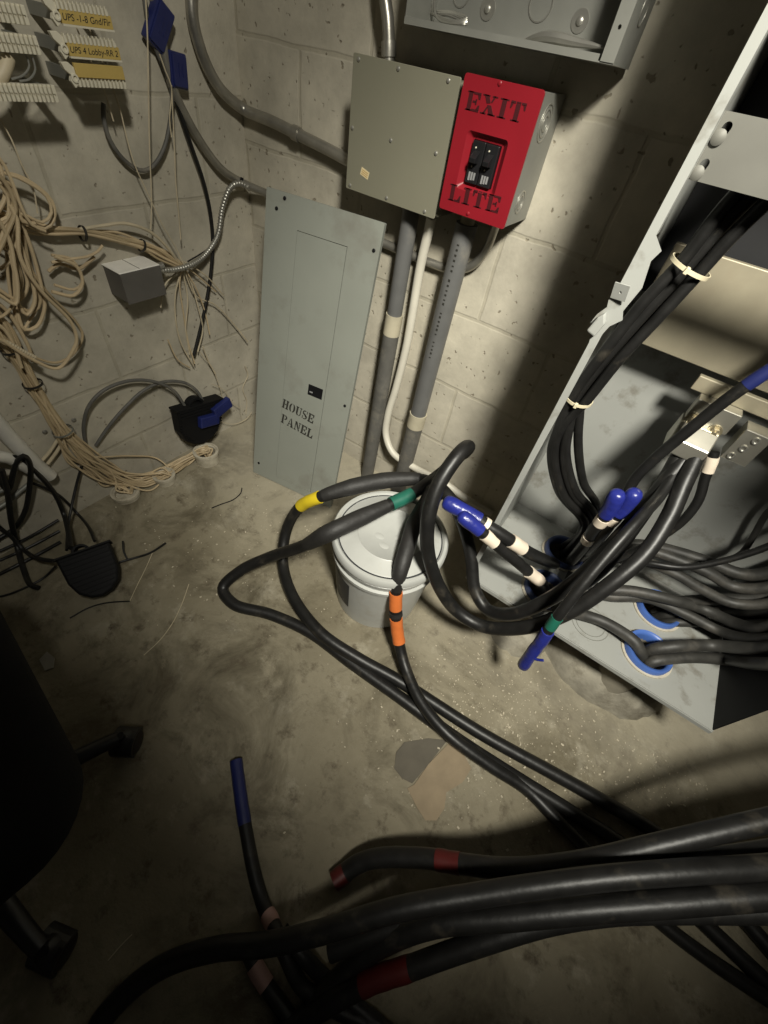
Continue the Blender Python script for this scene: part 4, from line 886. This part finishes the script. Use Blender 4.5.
cable('phone_cable', 'light beige phone cable bowing above the level bundle', 'cable', pts([(80, 230, 's', .03), (105, 226, 's', .035), (125, 224, 's', .04), (150, 232, 's', .04), (166, 246, 's', .04), (178, 262, 's', .03)]), .0042, M['ivory'], n=8)
FAN = [[(182, 267), (180, 285), (184, 315), (188, 340), (195, 364)], [(184, 266), (192, 285), (199, 310), (203, 330), (198, 352)], [(183, 268), (176, 292), (176, 320), (182, 345), (194, 366)], [(182, 264), (197, 290), (206, 315), (210, 335)], [(180, 262), (200, 278), (216, 292)],
       [(184, 270), (196, 296), (215, 305), (232, 322), (248, 342)], [(182, 266), (188, 300), (186, 330), (190, 355)], [(168, 340), (178, 360), (190, 368)], [(203, 347), (209, 362), (216, 374)], [(178, 272), (165, 286), (161, 308)], [(184, 262), (206, 276), (224, 296)]]
for q in FAN:
    cable('phone_wire', 'thin ivory wire fanning out below the tied beige bundle near the corner', 'wire', [surf(x, y, .022 + .01 * random.random()) for x, y in q], .0024, M['ivory'] if random.random() < .6 else M['beige'], 'ivory wires fanning out near the corner', n=6)
# loose hank of loops at the left frame edge
HANK = [[(10, 205), (20, 218), (26, 257), (43, 287), (77, 323), (83, 336), (75, 353), (57, 363), (33, 357), (7, 344), (-8, 338)],
        [(18, 214), (32, 250), (43, 293), (45, 308), (37, 327), (25, 330), (18, 313), (15, 267), (17, 227), (22, 205)],
        [(17, 233), (33, 283), (35, 303), (27, 315), (20, 307), (17, 283), (10, 250)],
        [(-8, 165), (0, 172), (18, 178), (47, 197), (52, 213), (43, 223), (20, 214), (0, 222), (-10, 226)],
        [(-8, 262), (0, 250), (8, 232), (16, 210), (10, 190), (0, 176)],
        [(-8, 205), (4, 215), (14, 240), (22, 262), (28, 285), (20, 300), (8, 296), (-6, 285)],
        [(52, 263), (67, 260), (88, 257), (98, 252), (103, 246)],
        [(55, 257), (77, 267), (83, 283), (74, 296), (52, 292)],
        [(-8, 232), (6, 222), (14, 205), (14, 188), (4, 182), (-8, 190)],
        [(-6, 152), (5, 166), (14, 186), (22, 208), (32, 225), (46, 232)],
        [(0, 270), (10, 262), (20, 240), (26, 224), (16, 214), (2, 216), (-8, 212)],
        [(-8, 298), (8, 312), (20, 330), (30, 350), (33, 362)],
        [(-8, 240), (8, 252), (20, 276), (16, 300), (4, 316), (-8, 320)],
        [(-6, 322), (5, 330), (14, 345), (22, 368)]]
rnd = random.Random(11)
for q in list(HANK[:10]):
    a_, b_ = rnd.uniform(-9, 5), rnd.uniform(-9, 9); HANK.append([(x + a_ + rnd.uniform(-4, 4), y + b_ + rnd.uniform(-5, 5)) for x, y in q])
for k, q in enumerate(HANK):
    cable('phone_cable', 'beige phone cable looping in the loose hank at the left frame edge', 'cable', [surf(x, y, .025 + .012 * (k % 5)) for x, y in q], (.0044 if k % 3 else .0035), M['beige'] if k % 4 else M['beige_dark'], 'beige cables of the loose hank', n=8)
pth, us = spline([surf(x, y, .07) for x, y in [(-6, 338), (10, 344), (24, 352), (36, 358)]], .003)
tag(obj('spiral_cord', sweep(nb(), pth, .005, 8, [.0048 + .0014 * (i % 2) for i in range(len(pth))]), M['ivory'], smooth=True), 'short length of coiled ivory cord among the beige loops at the left', 'cord')
# ties on the beige bundles
def wtie(px, py, qx, qy, r, label, name='cable_tie'):
    a_ = surf(px, py, .026); b_ = surf(qx, qy, .026)
    return tie(a_, b_ - a_, r, M['tie_black'], label, name, False)
wtie(83, 234, 100, 236, .0165, 'black tie on the level beige bundle, left of two'); wtie(142, 246, 160, 254, .015, 'black tie on the level beige bundle, right of two above the small box')
wtie(12, 350, 24, 368, .023, 'black tie on the lower beige bundle at the left frame edge'); wtie(33, 384, 42, 399, .023, 'black tie on the lower beige bundle, just above the metal clamp')
a_ = surf(63, 431, .026); b_ = surf(72, 443, .026); d_ = (b_ - a_).normalized()
cl = tie(a_, d_, .028, M['galv_dull'], 'grey metal clamp holding the lower beige bundle to the left wall', 'pipe_clamp', False); cl['category'] = 'clamp'
for q in ((45, 432), (74, 420)):
    s_ = surf(q[0], q[1], .001); Mx = frame(s_, (0, 1, 0), (0, 0, 1)); screw(cl, Mx, 0, 0, .007, M['galv'], 'clamp_screw')
for q in (((58, 440), (50, 452), (42, 461)), ((64, 440), (57, 452), (48, 464))):
    cable('phone_cable', 'short ivory cable branching off the lower beige bundle below the clamp', 'cable', [surf(x, y, .02) for x, y in q], .005, M['ivory'], 'ivory cables below the clamp', n=8)

# thin wires hanging on the left wall
for q in ([(75, 24), (90, 58), (105, 92), (114, 122)], [(87, 18), (95, 45), (108, 75), (121, 112), (127, 138), (135, 165), (150, 198), (162, 224), (176, 248), (186, 270)], [(146, -6), (148, 40), (149, 100), (150, 150), (152, 205), (151, 230)], [(172, 86), (173, 110), (175, 150), (176, 180), (179, 215), (181, 240)],
          [(0, 118), (12, 140), (22, 165), (34, 190), (38, 214)], [(160, 55), (166, 72), (172, 88), (170, 120), (172, 138)], [(245, 366), (248, 376), (243, 388), (247, 402), (246, 414)]):
    cable('hanging_wire', 'thin ivory wire hanging down the left wall from the terminal blocks', 'wire', [P(x, y, X=-1.315 if x > 5 else -1.32) if x < 235 else surf(x, y, .01) for x, y in q], .0017, M['ivory'], 'thin hanging wires', n=6)
for q in ([(200, 352), (212, 368), (218, 382), (222, 400), (214, 418)], [(208, 408), (209, 416), (222, 422), (236, 424), (248, 418), (252, 412)], [(212, 384), (224, 390), (232, 402), (240, 408)]):
    cable('hanging_wire', 'thin loose ivory wire straggling around the black box with blue jacks', 'wire', [surf(x, y, .03) for x, y in q], .0014, M['ivory'], 'loose wires at the corner box', n=6)
# feathered drop cable beside the blue boxes
for q, r, m_, lab in (([(144, -8), (148, 20), (156, 48), (164, 68), (172, 92), (170, 125), (164, 150), (152, 168), (140, 171), (124, 160), (110, 140), (104, 118), (104, 104)], .0052, M['pvc_old'], 'grey cable drooping in a loop below the terminal blocks on the left wall'),
                 ([(172, 88), (182, 118), (192, 148), (203, 180), (210, 210), (213, 240), (211, 275), (205, 310), (198, 340), (194, 356)], .0058, rb, 'thin black cable running down the left wall beside the corner'),
                 ([(152, -8), (156, 16), (155, 34), (160, 50), (168, 66), (173, 84)], .006, M['galv_dull'], 'pale grey cable passing beside the navy jack boxes')):
    cable('wall_cable', lab, 'cable', [P(x, y, X=-1.338) for x, y in q], r, m_, n=10)
cable('wall_cable', 'dark cable arching from the lower bundle to the black box with blue jacks, outer arc', 'cable', [surf(x, y, o) for x, y, o in [(86, 446, .01), (84, 425, .02), (90, 405, .03), (105, 390, .035), (130, 381, .035), (155, 382, .04), (174, 391, .045), (185, 406, .05)]], .0055, M['pvc_old'], n=10)
cable('wall_cable', 'dark cable arching from the lower bundle to the black box with blue jacks, inner arc', 'cable', [surf(x, y, o) for x, y, o in [(96, 446, .01), (108, 428, .02), (125, 408, .03), (145, 390, .035), (165, 382, .035), (185, 383, .04), (197, 391, .045), (203, 401, .05)]], .0055, M['pvc_old'], n=10)
# dark link between the small box and the armoured conduit
cable('wall_cable', 'thin dark wire slanting beside the flexible conduit on the left wall', 'wire', [surf(x, y, .015) for x, y in [(188, 262), (200, 255), (212, 247)]], .0022, rb, n=6)

# ---------------------------------------------------------------- black clamshell terminal boxes
def terminal(A, B, C, th, label, jacks=False, ribs=True):
    A, B, C = Vector(A), Vector(B), Vector(C)
    u = (B - A); w_ = u.length; u.normalize(); dv = C - (A + B) / 2; v = (dv - u * dv.dot(u)); hgt = v.length; v.normalize()
    n = u.cross(-v).normalized()
    if n.dot(CAM - A) < 0: n = -n
    T = Matrix(((u.x, v.x, n.x, A.x), (u.y, v.y, n.y, A.y), (u.z, v.z, n.z, A.z), (0, 0, 0, 1)))
    r = thing('terminal_box', (A + B) / 2 - n * th, label, 'terminal box')
    out = [(0, 0), (w_, 0), (w_ * .97, hgt * .55), (w_ * .88, hgt * .8), (w_ * .70, hgt * .95), (w_ * .5, hgt), (w_ * .3, hgt * .95), (w_ * .13, hgt * .8), (w_ * .03, hgt * .55)]
    sh = obj('box_shell', prism(nb(), out, -th, 0, T), M['black'], r, bevel=th * .12)
    if ribs:
        for k in range(9):
            y = hgt * (.06 + k * .095); xl = w_ * (.05 + (.02 if k < 6 else .06 * (k - 5)))
            obj('shell_rib', box(nb(), (xl, y, 0), (w_ - xl, y + hgt * .035, th * .06), T), M['black'], sh, bevel=th * .015)
    else:
        for k in range(3):
            obj('shell_rib', box(nb(), (w_ * .03, hgt * (.03 + k * .075), 0), (w_ * .97, hgt * (.065 + k * .075), th * .07), T), M['black'], sh, bevel=th * .015)
        for k in range(9):
            f = k / 8; x = w_ * (.02 + .2 * max(0, f - .45) ** 1.2 * 2); y = hgt * (.26 + .55 * f)
            for xx in (x, w_ - x - w_ * .05): obj('edge_clip', box(nb(), (xx, y, -th * .2), (xx + w_ * .05, y + hgt * .03, th * .05), T), M['black'], sh)
    obj('top_port', prism(nb(), arc(w_ * .45, 0, w_ * .17, hgt * .16, 180, 360, w_ * .05, 10), -th * .8, -th * .2, T), M['black'], r, bevel=.001)
    obj('top_flange', box(nb(), (-w_ * .03, -hgt * .02, -th * .9), (w_ * 1.03, hgt * .02, th * .08), T), M['black'], r, bevel=.001)
    if jacks:
        for (x, y, a) in ((.62, .40, .35), (.95, .18, -.1)):
            Q = T @ Matrix.Translation((w_ * x, hgt * y, 0)) @ Matrix.Rotation(a - .3, 4, 'Z')
            j = obj('blue_jack', box(nb(), (-w_ * .22, -hgt * .13, -.002), (w_ * .22, hgt * .13, .022), Q), M['navy'], r, bevel=.004); j['label'] = 'small navy blue jack'
            obj('jack_face', box(nb(), (-w_ * .14, -hgt * .08, .022), (w_ * .14, hgt * .08, .024), Q), M['navy'], j, bevel=.001)
    return r
terminal(P(178, 412, X=-1.285), P(222, 399, X=-1.285), P(206, 443, X=-1.275), .05, 'black plastic terminal box with two navy jacks low on the left wall', True, False)
terminal(P(55, 560, z=.135), P(109, 541, z=.135), P(87, 602, z=.055), .055, 'black ribbed terminal box lying on the floor near the office chair')

# ---------------------------------------------------------------- black cords on the floor at the left
def cord(label, L, r): return cable('black_cord', label, 'cord', [surf(x, y, o) for x, y, o in L], r, rb, 'black cords at the left', n=9)
cord('black cord making an upright loop at the left frame edge', [(-8, 470, .02), (8, 490, .03), (13, 475, .05), (17, 462, .06), (24, 456, .07), (30, 464, .06), (29, 494, .04), (25, 512, .03), (14, 529, .01), (-4, 540, .008)], .0075)
cord('black cord hanging straight down and ending on the floor left of the ribbed box', [(2, 470, .06), (8, 494, .06), (11, 518, .05), (17, 545, .03), (24, 570, .01), (31, 585, .008), (39, 588, .008)], .0080)
cord('black cord sagging from the left frame edge into the ribbed box', [(-6, 522, .04), (0, 528, .04), (12, 537, .04), (23, 549, .04), (37, 558, .06), (54, 561, .08)], .0065)
cord('black cord arching from the upper left down into the top of the ribbed box', [(-6, 454, .05), (0, 455, .05), (20, 459, .05), (39, 475, .05), (55, 494, .05), (64, 514, .06), (68, 529, .08), (71, 548, .11)], .0075)
cord('thin black cord curving over to the right side of the ribbed box', [(30, 482, .02), (45, 488, .03), (60, 496, .04), (78, 514, .05), (88, 526, .08), (95, 541, .12)], .0045)
cord('thin straight black rod standing behind the ribbed box', [(82, 466, .02), (76, 488, .03), (69, 522, .06), (67, 550, .11)], .0045)
cord('straight black cord on the floor, upper of three parallel ones at the left', [(-6, 554, .006), (28, 538, .006), (59, 520, .006)], .005)
cord('straight black cord on the floor, middle of three parallel ones at the left', [(-6, 563, .006), (28, 548, .006), (60, 531, .006)], .005)
cord('straight black cord on the floor, lowest of three parallel ones at the left', [(-6, 577, .006), (28, 560, .006), (61, 542, .006)], .006)
cord('thin black cord leaving the ribbed box toward the office chair', [(56, 566, .03), (45, 577, .006), (33, 584, .005), (10, 594, .005), (-6, 598, .005)], .0035)
cord('thin dark cord tail right of the ribbed box', [(112, 568, .03), (118, 563, .008), (127, 560, .006), (150, 553, .006), (166, 543, .005)], .0038)
cord('tiny dark cord branch sticking up right of the ribbed box', [(128, 560, .006), (124, 552, .02), (123, 541, .035)], .003)
cord('faint dark wire lying on the floor below the ribbed box', [(70, 618, .004), (88, 608, .004), (105, 603, .004), (130, 601, .004)], .0022)
# white tray edge and pipe
cable('white_pipe', 'white plastic pipe with rounded end at the foot of the left wall', 'pipe', [surf(x, y, o) for x, y, o in [(-14, 410, .05), (6, 433, .045), (26, 454, .04), (40, 468, .035), (50, 476, .03)]], .021, M['white_pvc'], n=16)
cable('white_pipe', 'white plastic pipe running below the round-ended one at the left frame edge', 'pipe', [surf(x, y, o) for x, y, o in [(-10, 456, .05), (8, 458, .045), (24, 466, .04), (44, 478, .03)]], .017, M['white_pvc'], n=16)
cable('grey_rod', 'pale grey rod slanting on the floor behind the black cord loop', 'rod', [surf(x, y, .008) for x, y in [(-8, 512), (8, 502), (22, 490), (32, 482)]], .007, M['galv_dull'], n=10)
cable('grey_rod', 'pale grey rod at the left frame edge beside the black cords', 'rod', [surf(x, y, .02) for x, y in [(-8, 494), (4, 490), (12, 484)]], .007, M['galv_dull'], n=10)

# ---------------------------------------------------------------- office chair
ch = thing('office_chair', (-.646, -.358, 0), 'black office chair at the left frame edge, only its seat and two casters in view', 'chair')
cx, cy = -.646, -.358
ang0 = math.atan2(-.065 - cy, -.549 - cx)
hub = obj('gas_column', lathe(nb(), [(0, .06), (.042, .06), (.042, .13), (.028, .14), (.028, .30), (.022, .30), (.022, .42), (0, .42)], Matrix.Translation((cx, cy, 0)), 24), M['nylon'], ch, smooth=True)
for k in range(5):
    q = ang0 - k * 2 * math.pi / 5; dx, dy = math.cos(q), math.sin(q)
    pth = [V3(cx + dx * s, cy + dy * s, z) for s, z in ((.02, .115), (.10, .115), (.18, .108), (.26, .095), (.305, .082))]
    pth, _ = spline(pth, .02)
    obj('leg', sweep(nb(), pth, .02, 12, [.026 - .010 * i / len(pth) for i in range(len(pth))]), M['nylon'], ch, smooth=True)
    T = Matrix.Translation((cx + dx * .312, cy + dy * .312, 0)); a2 = q + .9 + k
    cs = obj('caster', lathe(nb(), [(0, .050), (.022, .050), (.024, .058), (.018, .068), (.009, .075), (.009, .088), (0, .088)], T, 18), M['nylon'], ch, smooth=True)
    for s in (-1, 1):
        W_ = T @ Matrix.Rotation(a2, 4, 'Z') @ Matrix.Translation((0, s * .017, .0305)) @ Matrix.Rotation(math.pi / 2, 4, 'X')
        obj('caster_wheel', lathe(nb(), [(0, -.011), (.024, -.011), (.030, -.007), (.030, .007), (.024, .011), (0, .011)], W_, 26), M['dark_rubber'], cs, smooth=True)
    W_ = T @ Matrix.Rotation(a2, 4, 'Z') @ Matrix.Translation((0, 0, .0305)) @ Matrix.Rotation(math.pi / 2, 4, 'X')
    obj('caster_hood', prism(nb(), arc(0, 0, .035, .035, 10, 200, .006, 12), -.027, .027, W_), M['nylon'], cs)
def cushion(bm, Mx, w_, d, h_, cr, n=6):
    o = rrect(-w_ / 2, -d / 2, w_ / 2, d / 2, cr, 8)
    prof = [(.90, 0), (.98, h_ * .25), (1, h_ * .5), (.985, h_ * .75), (.93, h_ * .93), (.8, h_), (.4, h_ * .97), (.02, h_ * .95)]
    rings = [[bm.verts.new(Mx @ Vector((x * s, y * s, z))) for x, y in o] for s, z in prof]
    for A, B in zip(rings, rings[1:]):
        for k in range(len(A)): bm.faces.new((A[k], A[(k + 1) % len(A)], B[(k + 1) % len(A)], B[k]))
    bm.faces.new(rings[0][::-1]); bm.faces.new(rings[-1]); return fix(bm)
Tc = Matrix.Translation((-.650, -.375, .42)) @ Matrix.Rotation(math.radians(-9), 4, 'Z')
obj('seat', cushion(nb(), Tc, .62, .62, .075, .11), M['fabric'], ch, smooth=True, angle=60)
Tb = Matrix.Translation((-.985, -.32, .60)) @ Matrix.Rotation(math.radians(-9), 4, 'Z') @ Matrix.Rotation(math.radians(-84), 4, 'Y')
obj('backrest', cushion(nb(), Tb @ Matrix.Translation((.22, 0, 0)), .50, .50, .06, .12), M['fabric'], ch, smooth=True, angle=60)
obj('back_bar', sweep(nb(), spline([V3(-.66, -.36, .41), V3(-.9, -.335, .40), V3(-.99, -.32, .47), V3(-1.02, -.315, .72)], .02)[0], .018, 12), M['nylon'], ch, smooth=True)

# ---------------------------------------------------------------- litter on the floor
def flat(name, outline, th, m, label, cat):
    q = [P(x, y, z=0) for x, y in outline]
    bm = nb(); A = [bm.verts.new((p.x, p.y, .0005)) for p in q]; B = [bm.verts.new((p.x, p.y, th + .002 * random.random())) for p in q]
    bm.faces.new(A[::-1]); bm.faces.new(B)
    for i in range(len(A)): bm.faces.new((A[i], A[(i + 1) % len(A)], B[(i + 1) % len(A)], B[i]))
    return tag(obj(name, fix(bm), m), label, cat)
flat('paper_and_shadow', [(449, 742), (462, 752), (471, 768), (462, 782), (446, 792), (444, 808), (436, 820), (425, 820), (417, 808), (407, 788), (414, 784), (428, 764)], .002, M['paper'], 'tan torn scrap of paper on the floor between the black cables', 'scrap')
flat('paper_and_shadow', [(404, 742), (428, 738), (447, 740), (428, 764), (412, 783), (402, 778), (394, 768), (396, 752)], .0015, M['scrap_shadow'], 'dark flat patch painted as the shadow beside the tan scrap', 'scrap')  # thin dark sheet laid in place of a shadow
for q, r, lab in (([(189, 584), (182, 604), (172, 624), (160, 640), (144, 655)], .0013, 'long thin pale straw on the floor in front of the ribbed box'), ([(153, 552), (146, 568), (138, 584), (130, 601)], .0012, 'thin pale straw on the floor right of the ribbed box'), ([(132, 934), (120, 946), (108, 960)], .0012, 'short pale straw on the dark floor near the bottom left')):
    cable('straw', lab, 'straw', [P(x, y, z=.0025) for x, y in q], r, M['ivory'], n=6)
cable('wire_offcut', 'curved dark wire offcut on the floor left of the HOUSE PANEL cover', 'wire', [P(x, y, z=.004) for x, y in [(212, 508), (222, 504), (233, 500), (241, 493), (242, 488)]], .0022, rb, n=6)
flat('plaster_chip', [(40, 660), (48, 652), (55, 658), (54, 668), (46, 671)], .004, M['shell'], 'pale flat chip on the floor beside the office chair', 'chip')
bm = nb()
for k in range(1300):
    if k < 800: x, y = random.gauss(490, 60), random.gauss(715, 48)
    elif k < 1050: x, y = random.gauss(640, 55), random.gauss(770, 30)
    else: x, y = random.gauss(250, 70), random.gauss(540, 40)
    p = P(x, y, z=0)
    if p.x < XL + .05 or p.y > .82 + .2 * (p.x < -.1) or (p.x - px_) ** 2 + (p.y - py_) ** 2 < .023: continue
    s = random.choice((.0009, .0012, .0014, .0014, .0018, .003)) * random.uniform(.7, 1.2)
    T = Matrix.Translation((p.x, p.y, s * .4)) @ Matrix.Rotation(random.uniform(0, 6.3), 4, 'Z')
    box(bm, (-s, -s * .6, -s * .4), (s, s * .6, s * .4), T)
tag(obj('plaster_grit', bm, M['grit']), 'pale plaster grit scattered on the concrete floor around the pail and cabinet', 'debris', None, 'stuff')
